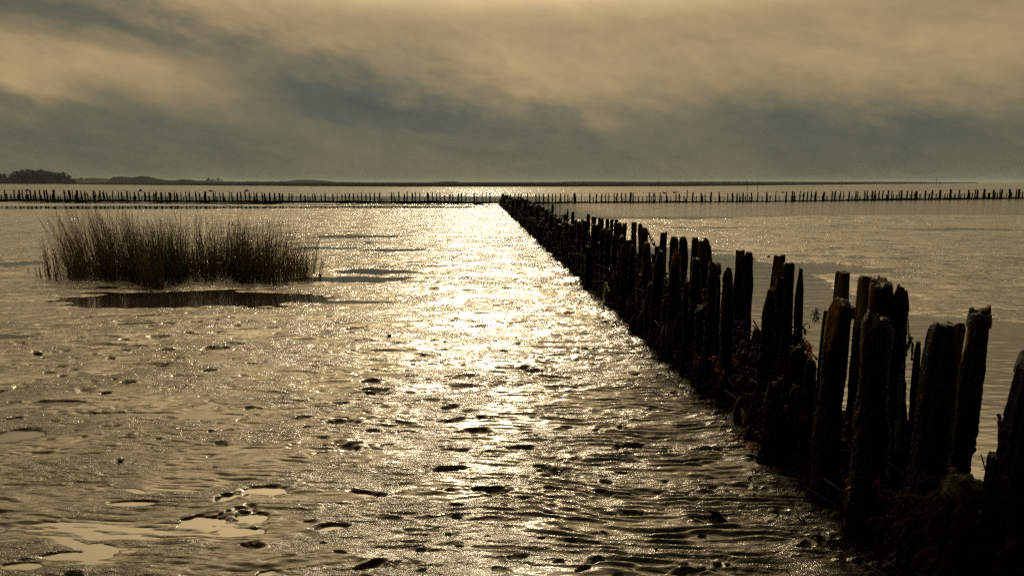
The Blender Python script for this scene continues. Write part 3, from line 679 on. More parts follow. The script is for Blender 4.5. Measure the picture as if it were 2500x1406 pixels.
TALL += crop(1300, S, [(55,437),(105,430,16),(165,435,18,-2),(227,430,20),(287,433,16),(340,430,16),(400,433,22,-3),(462,440,16),(505,437,16,-6),(597,430),(628,430,24,-6),(714,430,10),(830,430,20),(920,427,20,-4),(990,435,18,-3),(1058,427,14),(1115,425,16),(1183,427,14),(1228,430,20),(1292,423,20,-2),(1355,427),(1425,415,28),(1458,422,16,-3),(1697,418,16),(1752,420,16,-10),(1783,422,14,-4),(1843,427,18,-6),(1942,435,16,-2),(2090,430,16),(2135,435,18,-6),(2245,390,14,-3),(2330,408,20),(2450,427,18)])
TALL += crop(1700, S, [(68,430,16,-3),(132,430,14,-3),(210,410,24),(325,408,18),(453,428,14),(523,423,22,-3),(580,425,22),(630,420,12),(665,420,20),(738,417,14,-4),(800,417),(893,417),(1020,410,20),(1148,400,14),(1305,405,22,3),(1387,397,22),(1415,412,20),(1497,400,16),(1550,412,20),(1612,405,18,-2),(1662,408,18),(1728,400,28),(1853,412,30),(1968,407,18),(2005,402,22),(2080,408),(2137,403,12),(2210,403,20),(2320,397,20),(2350,393,14),(2440,393),(2468,393,16)])
TALL += crop(2080, S, [(287,390,22),(320,390),(382,392,18,-2),(437,390,16,-2),(520,388,24),(570,393,16),(685,395,18),(713,390,22),(805,398,20),(857,395,18),(920,398,40),(1060,388,22),(1163,388,20),(1270,385,20),(1292,377,12),(1422,370,30),(1545,377,20,-4),(1683,378,24,-2),(1776,370,14),(1820,375,24),(1903,367,22),(1933,378,16,-3),(2048,367,26,-2),(2145,363,14),(2168,367,24),(2285,367,30),(2385,375,16),(2428,367,26)])
STUB = crop(0, S, [(25,445),(105,435,18,-3),(165,440),(265,445),(378,448,14),(415,445),(490,452),(600,452),(735,452,18,-2),(765,450),(850,462),(883,450,12,-3),(980,448,12),(1095,450),(1150,495),(1200,472),(1320,470,14),(1300,515,10),(1437,462,14),(1600,458),(1682,470,12),(1805,465,14),(1940,475,12),(1975,455),(2060,470,10),(2307,475,14),(2432,475,14)])
STUB += crop(400, S, [(50,475),(287,477,12),(413,480,14),(548,483,14),(660,473,22),(775,478,14),(885,485,18),(1020,485,10),(1925,480,10),(1797,515,8),(2125,492),(2403,488,12),(1325,485),(1490,487)])
STUB += crop(800, S, [(20,490,12),(733,492,14),(788,505),(818,502,14),(860,508,14),(988,492,14),(1410,505,18),(1590,500,14),(2065,488,10),(2433,495,12),(2263,500,10),(1545,510,10)])
STUB += [(1200 + a / 4.394, 440 + b_ / 4.394, 2.2, 0) for a, b_ in ((85,195),)]
STUB += crop(1300, S, [(535,490,12),(575,495,14),(760,488,8),(883,485,16),(1492,465,8),(1540,470,14),(1602,468,14),(1662,468,14),(1725,470,10),(1875,467,14),(1963,475,14),(2010,492,12,-4),(2200,470,14),(2222,495,14),(2378,467,14,-4),(2470,470,14)])
STUB += crop(1700, S, [(400,483,14),(345,480,10,-6),(710,465,14),(770,473,14),(955,470,12),(1070,460,14),(1200,462,10,-4),(1435,470,12),(1897,465,16),(2262,455,12),(2373,460,12),(90,470,16),(640,475,12),(1030,470,16)])
STUB += crop(2080, S, [(235,462,12),(345,450,14),(500,450),(598,448,14),(648,448,20),(985,435,18),(1118,437,24),(1222,433,14),(1347,430,16),(1380,440,12,-3),(1492,435,22),(1580,433,14),(1630,428,14),(1707,430,18),(1742,423,16),(1980,420,22),(1998,425,16),(2075,420,18),(2108,423,16),(2243,420,12),(2315,420,14),(2473,410,16)])
TALL = [q for q in TALL if q[0] < 2503 and not (1222 < q[0] < 1236)]
VARI = [post_mesh('wooden_post', 1.0, 0.07, 900 + i, (0, 0), 14, 26, 1.2, tp, mat=FARWOOD, below=0.2) for i, tp in enumerate(('round', 'flat', 'slant', 'slant2', 'point', 'round', 'flat', 'slant'))]
TALL.sort(key=lambda q: q[0]); XG = 1226
lt = [q for q in TALL if q[0] < XG][::-1]; rt = [q for q in TALL if q[0] >= XG]
rg = random.Random(12); n_far = 0; far_tops = []
def far_word(wp, lean, hgt):
    a = 'broad' if wp > 3.9 else 'very thin' if wp < 2.3 else 'slim' if wp < 2.8 else 'stout'
    b_ = ' steeply leaning' if abs(lean) > 11 else ' leaning' if abs(lean) > 5 else ' upright'
    return a + b_
for side, lst in (('left', lt), ('right', rt)):
    for i, (px, py, wp, lean) in enumerate(lst):
        base = px - lean / S * -1 * 0 
        x, y = far_row(px); x += rg.uniform(-.05, .05)
        h = height_at(x, y, py); r = wp / F * y / 2 * 1.02
        o = link('wooden_post', rg.choice(VARI), loc=(x, y, -0.03), rot=(rg.uniform(-.03, .03), lean / 150.0, rg.uniform(0, 6.28)), scale=(r / 0.07, r / 0.07, h + 0.03))
        # tilt about the base so that the head sits where it is seen
        o.location.x -= math.sin(lean / 150.0) * h
        tag(o, f"{far_word(wp, lean, h)} distant post, {ordn(i + 1)} tall one to the {side} of the groyne's far end", 'wooden post', 'posts of the distant row across the flat')
        if rg.random() < 0.35 and wp > 2.7:
            c = link('seaweed', weed_clump('seaweed', rg, 9, .16, .12, WEED, rpost=.07), parent=o, loc=(0, 0, rg.uniform(.35, .8))); c['kind'] = 'stuff'
        n_far += 1
# low stubs between them: more than one can give a name each
a = Acc()
for px, py, wp, lean in STUB:
    x, y = far_row(px); h = height_at(x, y, py); r = wp / F * y / 2
    sk = math.sin(lean / 150.0) * h; sgx = rg.random() * 9
    V, Q, T = tube([(x - sk * (1 - u) * 1.0 + 0.01 * math.sin(sgx + 9 * u), y, -0.1 + (h + .1) * u) for u in np.linspace(0, 1, 7)], [r * q for q in (1.25, 1.15, 1.0, 1.05, .95, 1.0, .8)], 9)
    a.add(V, Q, T)
tag(link('post_stubs', a.mesh('post_stubs', FARWOOD)), 'short broken stubs standing between the tall posts of the distant row', 'post stubs', kind='stuff')
# brushwood between the distant posts
a = Acc(); rg = random.Random(77)
for px in np.arange(-30, 2540, 1.3):
    gap = (1222 < px < 1230) or (668 < px < 674) or (1742 < px < 1746)
    if gap: continue
    x, y = far_row(px); amp = 0.055 + 0.05 * float(vn(np.array([px / 30.0]), np.array([0.3]), 3)[0]) + (0.05 if px < 1250 or px > 2080 else 0)
    for k in range(2):
        x0 = x + rg.uniform(-.3, .3); y0 = y + rg.uniform(-.22, .22); ln = rg.uniform(.4, 1.3); zz = rg.uniform(0, max(amp, .02)); dz = rg.gauss(0, .05)
        V, Q, T = tube([(x0 + ln * (u - .5), y0 + .06 * (u - .5), max(-.02, zz + dz * (u - .5))) for u in (0, .33, .66, 1)], rg.uniform(.010, .026), 5); a.add(V, Q, T)
    if rg.random() < 0.05:
        V, Q, T = tube([(x + rg.uniform(-.25, .25) * u, y, u * rg.uniform(.12, .4)) for u in (0, .5, 1)], .012, 5); a.add(V, Q, T)
tag(link('brushwood', a.mesh('brushwood', FARWOOD)), 'low band of dark brushwood packed along the foot of the distant row', 'brushwood', kind='stuff')
# wires strung along the distant row
for side, xs in (('left', np.arange(-200, 1226, 24)), ('right', np.arange(1226, 2620, 24))):
    for nm, fr in (('top', .97), ('middle', .56), ('lowest', .30)):
        pts = []
        for i, px in enumerate(xs):
            x, y = far_row(px); hh = height_at(x, y, np.interp(px, [0, 420, 820, 1200, 1700, 2100, 2500], [462.5, 466, 469, 470.5, 469, 466.5, 461]))
            pts.append((x, y - .08, hh * fr - 0.015 * (i % 2)))
        V, Q, T = tube(pts, 0.006, 4); a = Acc(); a.add(V, Q, T)
        tag(link('fence_wire', a.mesh('fence_wire', WIRE)), f'{nm} wire strung along the distant posts {side} of the groyne end', 'wire', 'wires along the distant row')
# ------------------------------------------------------------------ ropes, sticks and weed at the near groyne
def px3(px, py, y):            # the point at that depth seen in that place
    d = ray(px, py); t_ = y / d[1]; return np.array((d[0] * t_, y, CAM_H + d[2] * t_))
def rope(name, pts, rad, mat, label, cat, jitter=.004, k=7, kids=None):
    P = []; rg = random.Random(len(label)); pts = [np.array(q) for q in pts]
    for a_, b_ in zip(pts[:-1], pts[1:]):
        for u in np.linspace(0, 1, 10, endpoint=False): P.append(a_ + (b_ - a_) * u + np.array([rg.uniform(-jitter, jitter) for _ in range(3)]))
    P.append(pts[-1]); P = np.array(P)
    Pm = P.copy(); Pm[1:-1] = (P[:-2] + 2 * P[1:-1] + P[2:]) / 4; P = Pm
    V, Q, T = tube(P, [rad * (1 + .35 * rg.uniform(-1, 1)) for _ in P], k); a = Acc(); a.add(V, Q, T)
    return tag(link(name, a.mesh(name, mat)), label, cat)
rope('hanging_rope', [px3(2206, 716, 3.6), px3(2213, 728, 3.55), px3(2214, 770, 3.45), px3(2219, 822, 3.3), px3(2228, 840, 3.28), px3(2226, 880, 3.28)], .0055, ROPE, 'thin dark rope hanging from the shouldered post to the knobbly stake', 'rope', .003)
rope('knotted_rope', [px3(2226, 828, 3.26), px3(2212, 850, 3.25), px3(2203, 880, 3.24), px3(2198, 930, 3.22), px3(2196, 1010, 3.2), px3(2190, 1100, 3.15)], .011, ROPE, 'thick weedy rope falling down the left of the knobbly stake', 'rope', .006)
rope('beaded_rope', [px3(2480 - 40, 1010, 2.75), px3(2441, 1060, 2.72), px3(2438, 1105, 2.72), px3(2434, 1140, 2.72)], .008, ROPE, 'short weedy rope close against the massive nearest post', 'rope', .004)
rope('loose_rope', [px3(1846, 905, 4.5), px3(1850, 950, 4.45), px3(1838, 990, 4.35), px3(1818, 1020, 4.2), px3(1811, 1055, 4.1)], .006, ROPE, 'loose rope curling down from the sloping-shouldered post to the mud', 'rope', .004)
rope('slanting_stick', [px3(1575, 556, 10.5), px3(1588, 578, 10.2), px3(1598, 600, 9.9)], .02, WOOD, 'stick slanting down to the right from the brown-topped back row post', 'stick', .006)
rope('cord', [px3(1488, 715, 6.3), px3(1480, 690, 6.5), px3(1474, 730, 6.3), px3(1476, 742, 6.2)], .012, ROPE, 'short cord hanging at the front row above the rippled mud, halfway along', 'rope', .006)
tw = link('twig', None); me = Acc()
for pts, rad in (([px3(2395, 1108, 2.95), px3(2400, 1125, 2.93), px3(2406, 1146, 2.9), px3(2412, 1165, 2.88)], .0035), ([px3(2401, 1127, 2.93), px3(2407, 1127, 2.9)], .002), ([px3(2408, 1143, 2.9), px3(2396, 1147, 2.9)], .002)):
    V, Q, T = tube(pts, rad, 6); me.add(V, Q, T)
bpy.data.objects.remove(tw); tag(link('twig', me.mesh('twig', WOOD)), 'small forked twig sticking up between the squat stump and the nearest post', 'twig')
# green net scrap
rg = random.Random(3); a = Acc()
for i in range(60):
    p = px3(1992 + rg.uniform(-4, 8), 758 + rg.uniform(-6, 22), 3.72)
    V, Q, T = tube([p, p + np.array([rg.uniform(-.02, .012), rg.uniform(-.01, .01), rg.uniform(-.02, .012)]), p + np.array([rg.uniform(-.03, .02), rg.uniform(-.01, .01), rg.uniform(-.03, .0)])], .0012, 4); a.add(V, Q, T)
NET = principled('green_net', (0.01, 0.06, 0.045), .6)[0]
tag(link('net_scrap', a.mesh('net_scrap', NET)), 'frayed green net scrap on the thin stick beside the domed mossy post', 'net scrap')

# brushwood, stakes and weed packed between the two rows
rg = random.Random(88); a = Acc()
FS = [-3, -1.1, -.7, -.45, -.15, .2, .5, 1.2, 2.0, 3.0, 4.5, 8, 30, 60]; FH = [.26, .26, .34, .26, .03, .05, .22, .36, .40, .62, .70, .72, .74, .74]
for i in range(6500):
    s = -1.6 + (glen + 1.8) * rg.random() ** 2.2; ac_ = rg.uniform(-.04, GW + .02); top = np.interp(s, FS, FH)
    p = np.array(GA) + gdir * s + gnor * ac_; z = rg.uniform(0, 1) * top * rg.uniform(.6, 1); sc_ = 1 + s / 22
    if rg.random() < .50:
        ln = rg.uniform(.06, .26) * sc_; d3 = np.array([gdir[0] + rg.gauss(0, .35), gdir[1] + rg.gauss(0, .35), rg.gauss(0, .22)]); r_ = rg.uniform(.003, .009) * sc_
    else:
        ln = top * rg.uniform(.3, .9); z = 0; d3 = np.array([rg.gauss(0, .15), rg.gauss(0, .15), 1.0]); r_ = rg.uniform(.010, .030) * sc_
    mid = rg.gauss(0, .03)
    V, Q, T = tube([(p[0] + d3[0] * ln * u + mid * math.sin(3 * u), p[1] + d3[1] * ln * u, max(-.02, z + d3[2] * ln * u)) for u in (0, .35, .7, 1)], [r_, r_ * 1.1, r_ * .9, r_ * .6], 5); a.add(V, Q, T)
tag(link('brushwood', a.mesh('brushwood', FARWOOD)), 'dark tangle of brushwood and broken stakes packed between the two rows of the groyne', 'brushwood', kind='stuff')
rg = random.Random(89); a = Acc()
for i in range(5200):
    s = -1.5 + 24 * rg.random() ** 1.7; ac_ = rg.uniform(-.10, .35) if rg.random() < .7 else rg.uniform(.3, GW); top = np.interp(s, FS, FH) * 1.0
    p = np.array(GA) + gdir * s + gnor * ac_; th = rg.uniform(0, 6.28); z = rg.random() ** 1.2 * top * (0.35 if ac_ < 0 else 1)
    frond(a, (p[0], p[1], z + .01), (math.cos(th), math.sin(th), rg.uniform(-.7, .5)), rg.uniform(.04, .10) * (1 + s / 14), rg.uniform(.005, .011) * (1 + s / 14), rg, 1)
tag(link('hanging_seaweed', a.mesh('hanging_seaweed', WEED)), 'dark bladderwrack draped over the brushwood and feet of the groyne posts', 'seaweed', kind='stuff')

# washed-up weed along the foot of the groyne
def scatter_weed(name, spots, mat, label, cat, seed, size=(.04, .1)):
    rg = random.Random(seed); a = Acc()
    for x, y in spots:
        z = max(mud_z(x, y), 0.0); th = rg.uniform(0, 6.28)
        frond(a, (x, y, z + rg.uniform(0, .03)), (math.cos(th), math.sin(th), rg.uniform(-.1, .5)), rg.uniform(*size), rg.uniform(.006, .012), rg, rg.choice((1, 2)))
    return tag(link(name, a.mesh(name, mat)), label, cat, kind='stuff')
rg = random.Random(41); sp_ = []
for i in range(2600):
    s = -1.6 + 20 * rg.random() ** 1.5 ; ac_ = rg.gauss(.05, .13) if rg.random() < .93 else rg.uniform(-.5, .7)
    p = np.array(GA) + gdir * s + gnor * ac_; sp_.append(tuple(p))
scatter_weed('washed_up_seaweed', sp_, WEED, 'dark seaweed washed up between and in front of the groyne posts', 'seaweed', 6)
rg = random.Random(42); sp_ = []
for px, py, n, sg in ((2060, 1060, 16, 14), (2150, 1165, 20, 16), (1835, 1108, 14, 14), (1795, 1085, 10, 10), (1700, 870, 12, 14), (1580, 745, 14, 12), (2040, 1120, 10, 10), (2120, 1215, 8, 12), (2000, 1150, 6, 10), (1640, 800, 8, 14), (1400, 640, 8, 8)):
    for i in range(n): sp_.append(ground(px + rg.gauss(0, sg), py + rg.gauss(0, sg * .4)))
scatter_weed('orange_seaweed', sp_, WEED_ORANGE, 'scraps of orange bladderwrack lit through at the foot of the posts', 'seaweed', 7, (.02, .045))
rg = random.Random(43); sp_ = [ground(1690 + rg.gauss(0, 13), 950 + rg.gauss(0, 5)) for i in range(26)] + [ground(2065 + rg.gauss(0, 8), 1085 + rg.gauss(0, 8)) for i in range(10)] + [ground(2060 + rg.gauss(0, 16), 1268 + rg.gauss(0, 6)) for i in range(12)]
scatter_weed('sea_lettuce', sp_, WEED_GREEN, 'small bright green tuft of sea lettuce at the foot of the groyne', 'seaweed', 8, (.03, .06))

# ------------------------------------------------------------------ driftwood and stones on the mud
def stone(px, py, w_px, label, flat=.6, seed=0):
    x, y = ground(px, py); r = w_px / F * y / 2; n, m = 14, 22
    th = np.linspace(0.02, math.pi - .02, n); ph = np.linspace(0, 2 * math.pi, m, endpoint=False); TH_, PH = np.meshgrid(th, ph, indexing='ij')
    d = np.stack((np.sin(TH_) * np.cos(PH), np.sin(TH_) * np.sin(PH), np.cos(TH_)), -1)
    f = 1 + .22 * fbm(d[..., 0] * 1.5 + seed, d[..., 1] * 1.5 + d[..., 2] * 2.1, seed, 3)
    V = (d * f[..., None] * [r, r * .85, r * flat]).reshape(-1, 3)
    i0 = np.arange(n - 1)[:, None] * m; j = np.arange(m)[None]
    Q = np.stack((i0 + j, i0 + m + j, i0 + m + (j + 1) % m, i0 + (j + 1) % m), -1).reshape(-1, 4)
    T = np.vstack((np.stack((np.arange(m), (np.arange(m) + 1) % m, np.full(m, len(V))), -1), np.stack(((np.arange(m) + 1) % m + (n - 1) * m, np.arange(m) + (n - 1) * m, np.full(m, len(V) + 1)), -1)))
    V = np.vstack((V, [[0, 0, r * flat * f[0].mean()], [0, 0, -r * flat * f[-1].mean()]]))
    tag(link('stone', mesh_from('stone', V, [Q, T], STONE), loc=(x, y, mud_z(x, y) + r * flat * .35), rot=(0, 0, seed)), label, 'stone', 'stones on the mud')
for i, (px, py, w_, lab) in enumerate([
  (1666, 1392, 32, 'large flat wet stone, biggest of those at the bottom edge'), (1750, 1388, 26, 'pointed wet stone, tallest of the right-hand pair at the bottom edge'), (1738, 1402, 22, 'round wet stone in front of the pointed one'),
  (1775, 1392, 17, 'rounded wet stone just right of the pointed one'), (1625, 1358, 13, 'small dark stone up left of the large flat one'), (1684, 1360, 12, 'small dark stone above the large flat one'),
  (1646, 1390, 12, 'pebble touching the left side of the large flat stone'), (1694, 1375, 15, 'oval stone behind and right of the large flat one'), (1793, 1400, 13, 'small stone at the right end of the bottom group'),
  (1712, 1404, 24, 'half-buried stone between the large flat one and the round one'), (1601, 1352, 10, 'pebble farthest left of the bottom group'), (1990, 1332, 10, 'pebble on the rippled mud right of the driftwood'),
  (1813, 1224, 24, 'dark lump on the ripples above right of the driftwood'), (1195, 1026, 11, 'lone round pebble on the bright mud in the middle of the flat'), (294, 1130, 17, 'lone dark stone on the left mud below the pools'),
  (950, 825, 12, 'dark pebble on the mud beyond the middle of the flat'), (93, 867, 22, 'dark lump at the left edge below the reed pool'), (800, 1080, 8, 'tiny pebble on the mud left of the glare'), (1876, 628, 10, 'dark lump on the flat beyond the groyne')]):
    stone(px, py, w_, lab, .75 if i < 12 else .6, i * 3 + 1)
dw = Acc(); y = ground(1770, 1288)[1]
def dpt(px, py, dy=0): return px3(px, py, y + dy)
V, Q, T = tube([dpt(1786, 1292), dpt(1772, 1282), dpt(1760, 1268), dpt(1748, 1254), dpt(1740, 1246)], [.022, .021, .017, .017, .011], 12)
V += 0.0025 * np.stack([vn(V[:, 0] * 90 + k_, V[:, 2] * 90 + k_, k_) for k_ in (1, 2, 3)], 1); dw.add(V, Q, T)
for pts, rd in (([dpt(1750, 1256), dpt(1739, 1250), dpt(1729, 1245)], [.008, .009, .007]), ([dpt(1738, 1256), dpt(1737, 1263), dpt(1743, 1270)], [.006, .007, .003]), ([dpt(1790, 1290), dpt(1795, 1284)], [.012, .010]), ([dpt(1800, 1290), dpt(1775, 1290), dpt(1752, 1288), dpt(1744, 1283)], [.014, .012, .010, .008])):
    V, Q, T = tube(pts, rd, 9); dw.add(V, Q, T)
tag(link('driftwood', dw.mesh('driftwood', WOOD)), 'gnarled piece of driftwood sticking up out of the mud at an angle', 'driftwood')
a = Acc(); x, y = ground(1041, 1157)
lf = np.array([(0, 0), (.25, .3), (.55, .36), (.85, .2), (1, 0), (.85, -.22), (.5, -.33), (.2, -.25)]) * .034
V = np.vstack([np.c_[lf, .006 + .35 * np.abs(lf[:, 1])], np.c_[lf * .98, .0075 + .35 * np.abs(lf[:, 1])], [[.017, 0, .004]], [[.017, 0, .0055]]]); n_ = 8; jj = np.arange(n_)
tag(link('fallen_leaf', mesh_from('fallen_leaf', V, [np.stack((jj, (jj + 1) % 8, (jj + 1) % 8 + 8, jj + 8), -1), np.vstack((np.stack(((jj + 1) % 8, jj, np.full(8, 16)), -1), np.stack((jj + 8, (jj + 1) % 8 + 8, np.full(8, 17)), -1)))], leafmat('amber_leaf', (0.10, 0.035, 0.004), (0.16, 0.06, 0.006), 0.3, 0.7)), loc=(x - .017, y, mud_z(x, y) + .006), rot=(.25, 0, .4)), 'small amber leaf lying on the mud in the lower middle', 'leaf')

# ------------------------------------------------------------------ cordgrass
GRASS = bpy.data.materials.new('cordgrass'); GRASS.use_nodes = True; t = GRASS.node_tree; p = t.nodes['Principled BSDF']
at = t.nodes.new('ShaderNodeAttribute'); at.attribute_name = 'tint'; t.links.new(at.outputs['Color'], p.inputs['Base Color']); p.inputs['Roughness'].default_value = .45
tr = t.nodes.new('ShaderNodeBsdfTranslucent'); t.links.new(at.outputs['Color'], tr.inputs[0]); mx = t.nodes.new('ShaderNodeMixShader'); mx.inputs[0].default_value = .40
t.links.new(p.outputs[0], mx.inputs[1]); t.links.new(tr.outputs[0], mx.inputs[2]); t.links.new(mx.outputs[0], t.nodes['Material Output'].inputs[0])
def grass_mesh(name, stems, seed):
    """stems: list of (x, y, height, lean_x, lean_y)"""
    rg = random.Random(seed); a = Acc(); tints = []
    def put(V, Q, c): a.add(V, Q); tints.extend([c] * len(V))
    for x, y, h, lx, ly in stems:
        red = float(vn(np.array([x * 1.1]), np.array([y * 2.0]), 71)[0]) + rg.uniform(-.5, .5)
        c = (0.022, 0.028, 0.008) if red < 0.1 else (0.050, 0.018, 0.008) if red < .6 else (0.085, 0.055, 0.022)
        k = rg.uniform(.45, 1.0); c = (c[0] * k, c[1] * k, c[2] * k, 1)
        bx, by = rg.gauss(0, .05) * h, rg.gauss(0, .05) * h
        U = np.linspace(0, 1, 8); P = np.stack((x + lx * U ** 1.6 + bx * np.sin(U * 3), y + ly * U ** 1.6 + by * np.sin(U * 3), -.03 + (h + .03) * U), 1)
        put(*ribbon(P, rg.uniform(.006, .0095) * (1.05 - U * .7), up=(rg.uniform(-1, 1), rg.uniform(-1, 1), .05)), c)
        for j in range(rg.choice((0, 1, 2, 2)) if h > .3 else 1):
            u0 = rg.uniform(.08, .62); i = u0 * 7; p0 = P[int(i)] + (P[min(int(i) + 1, 7)] - P[int(i)]) * (i % 1)
            ll = rg.uniform(.18, .42) * h; th = rg.uniform(0, 6.28); sp2 = rg.uniform(.15, .5); uu = np.linspace(0, 1, 6)
            dr_ = rg.uniform(.0, .5)
            LP = np.stack((p0[0] + lx * .4 * uu + math.cos(th) * ll * sp2 * uu, p0[1] + math.sin(th) * ll * sp2 * uu, p0[2] + ll * (uu - dr_ * uu ** 3)), 1)
            put(*ribbon(LP, rg.uniform(.004, .007) * np.array((.8, 1, .9, .7, .45, .1)), up=(rg.uniform(-1, 1), rg.uniform(-1, 1), .1)), c)
        if h > .75 and rg.random() < .35:   # narrow flower spike
            U = np.linspace(0, 1, 5); d = P[-1] - P[-2]; d = d / np.linalg.norm(d); SPK = P[-1] + d * (U[:, None] * .14 - .05) + np.array([.01, 0, 0]) * U[:, None]
            put(*ribbon(SPK, .011 * np.array((.4, 1, .9, .7, .1)), up=(1, .4, .1)), (c[0] * 1.1, c[1] * .9, c[2], 1))
    me = a.mesh(name, GRASS); ca = me.color_attributes.new('tint', 'FLOAT_COLOR', 'POINT'); ca.data.foreach_set('color', np.array(tints, dtype=np.float32).ravel()); return me
rg = random.Random(9); stems = []
while len(stems) < 3300:
    px = rg.uniform(150, 775); py = rg.uniform(655, 714)
    e_ = 690 + 9 * math.sin(px / 47.0) + 5 * math.sin(px / 13.0) + (14 if 350 < px < 400 else 0)
    if py > e_: continue
    d_edge = min((px - 150) / 60.0, (775 - px) / 170.0)
    if rg.random() > min(1, .10 + d_edge): continue
    x, y = ground(px, py)
    if vn(np.array([x * 3.0]), np.array([y * 3.0]), 77)[0] < -.85: continue
    env = np.interp(px, [165, 220, 300, 380, 470, 600, 700, 765], [1.20, 1.26, 1.16, 1.08, 1.02, 1.05, .98, .90]) * (1 + .05 * float(vn(np.array([px / 23.0]), np.array([1.2]), 12)[0]))
    tall = rg.random(); h = env * (1.0 + rg.uniform(-.12, .06) if tall < .09 else rg.uniform(.70, .92) if tall < .38 else rg.uniform(.28, .74)); h *= .75 + .25 * min(1, d_edge + .3)
    lx = np.interp(px, [165, 260, 450, 620, 765], [-.24, -.14, -.01, .05, .20]) * h + rg.gauss(0, .07) * h
    stems.append((x, y, h, lx, rg.gauss(0, .06) * h))
for i in range(1500):          # short dense growth at the foot
    px = rg.uniform(180, 750); py = rg.uniform(660, 692); x, y = ground(px, py); stems.append((x, y, rg.uniform(.12, .36), rg.gauss(0, .03), rg.gauss(0, .03)))
tag(link('cordgrass_bed', grass_mesh('cordgrass_bed', stems, 4)), 'dense island of tall brown and green cordgrass standing on the left of the flat', 'cordgrass', kind='stuff')
def tuft(cpx, cpy, n, spread, hmax, label, seed, lean=0):
    rg = random.Random(seed); st = []
    for i in range(n):
        x, y = ground(cpx + rg.gauss(0, spread), cpy + rg.gauss(0, 2)); h = hmax * rg.uniform(.35, 1); st.append((x, y, h, lean * h + rg.gauss(0, .06) * h, 0))
    tag(link('cordgrass_tuft', grass_mesh('cordgrass_tuft', st, seed)), label, 'cordgrass tuft', 'loose tufts round the cordgrass island')
for args in ((118, 680, 28, 5, .75, 'leafy tuft standing just left of the cordgrass island', 1, -.05), (99, 680, 12, 3, .35, 'low tuft, outermost on the left of the island', 2, -.05), (140, 686, 30, 6, .6, 'tuft closest to the left flank of the island', 3, -.03),
             (383, 705, 40, 9, .5, 'bright green tuft in front of the island below its middle', 4, 0), (780, 686, 12, 3, .55, 'thin tuft standing apart to the right of the island', 5, .15), (812, 694, 6, 2, .16, 'tiny sprig in the pool right of the thin tuft', 6, 0),
             (838, 684, 3, 1, .1, 'smallest sprig, farthest right in the shallow pool', 7, 0), (70, 664, 6, 2, .14, 'tiny sprig on the mud left of the outermost tuft', 8, 0), (320, 706, 10, 8, .15, 'few short blades before the island left of the bright tuft', 9, 0),
             (467, 702, 3, 2, .14, 'couple of short blades before the island right of the bright tuft', 10, 0), (1083, 548, 4, 3, .55, 'lone sprig on the far mud in the glare', 11, -.05), (1160, 512, 10, 12, .22, 'sparse sprigs near the far end of the groyne, left group', 12, 0), (1200, 512, 14, 10, .2, 'sparse sprigs near the far end of the groyne, right group', 13, 0)):
    tuft(*args)
# little dead stalks lying at the island's foot
for i, (p0, p1, lab) in enumerate((((247, 674), (276, 665), 'pale dead stalk lying at the left foot of the island'), ((282, 650), (300, 676), 'thin dead stalk leaning at the left foot of the island'))):
    y = ground(260, 688)[1] - .3
    rope('dead_stalk', [px3(*p0, y), px3((p0[0] + p1[0]) / 2, (p0[1] + p1[1]) / 2 - 1, y), px3(*p1, y)], .006, ROPE, lab, 'stalk', .002, 5)

# ------------------------------------------------------------------ far shore, dunes and trees
LAND, t, p = principled('salt_marsh', (0.03, 0.028, 0.02), 0.9, 0.0)
t.links.new(cramp(t, noise(t, ocoord(t, (.01, .05, 1)), 1, 4), [(0.3, (0.012, 0.011, 0.010)), (0.7, (0.018, 0.022, 0.014))]), p.inputs['Base Color'])
DUNE, t, p = principled('dune_heath', (0.014, 0.018, 0.014), 0.9, 0.0)
FOL, t, p = principled('far_foliage', (0.010, 0.015, 0.010), 0.8, 0.0)
BARK = principled('far_bark', (0.03, 0.022, 0.015), 0.9, 0.1)[0]
SH = [(-500, 446.6), (0, 448.7), (420, 452.6), (820, 455.3), (1000, 456.5), (1300, 456.5), (1700, 454.8), (2100, 450.4), (2400, 447.4)]
cols = np.arange(-500, 2401, 12.0); rows = []
sh_xy = np.array([ground(q, np.interp(q, [a for a, _ in SH], [b_ for _, b_ in SH])) for q in cols])
sh_xy[:, 1] += 3 * vn(cols / 50, cols * 0, 90) * (sh_xy[:, 1] / 300)
DM = [0, .8, 3, 30, 200, 600, 1500, 4000]; ZM = [-.2, .12, .28, .35, .4, .5, .6, .3]
Vs = []
for d_, z_ in zip(DM, ZM):
    u = sh_xy / np.linalg.norm(sh_xy, axis=1)[:, None]; q = sh_xy + u * d_
    Vs.append(np.c_[q, z_ * (np.ones(len(q)) if d_ < 1 else 1 + .3 * vn(cols / 9 + d_, cols * 0 + d_, 91))])
n_ = len(cols); i0 = np.arange(len(DM) - 1)[:, None] * n_; j = np.arange(n_ - 1)[None]
Q = np.stack((i0 + j, i0 + n_ + j, i0 + n_ + j + 1, i0 + j + 1), -1).reshape(-1, 4)
tag(link('marsh_land', mesh_from('marsh_land', np.vstack(Vs), Q, LAND)), 'flat dark salt marsh along the far shore', kind='structure')
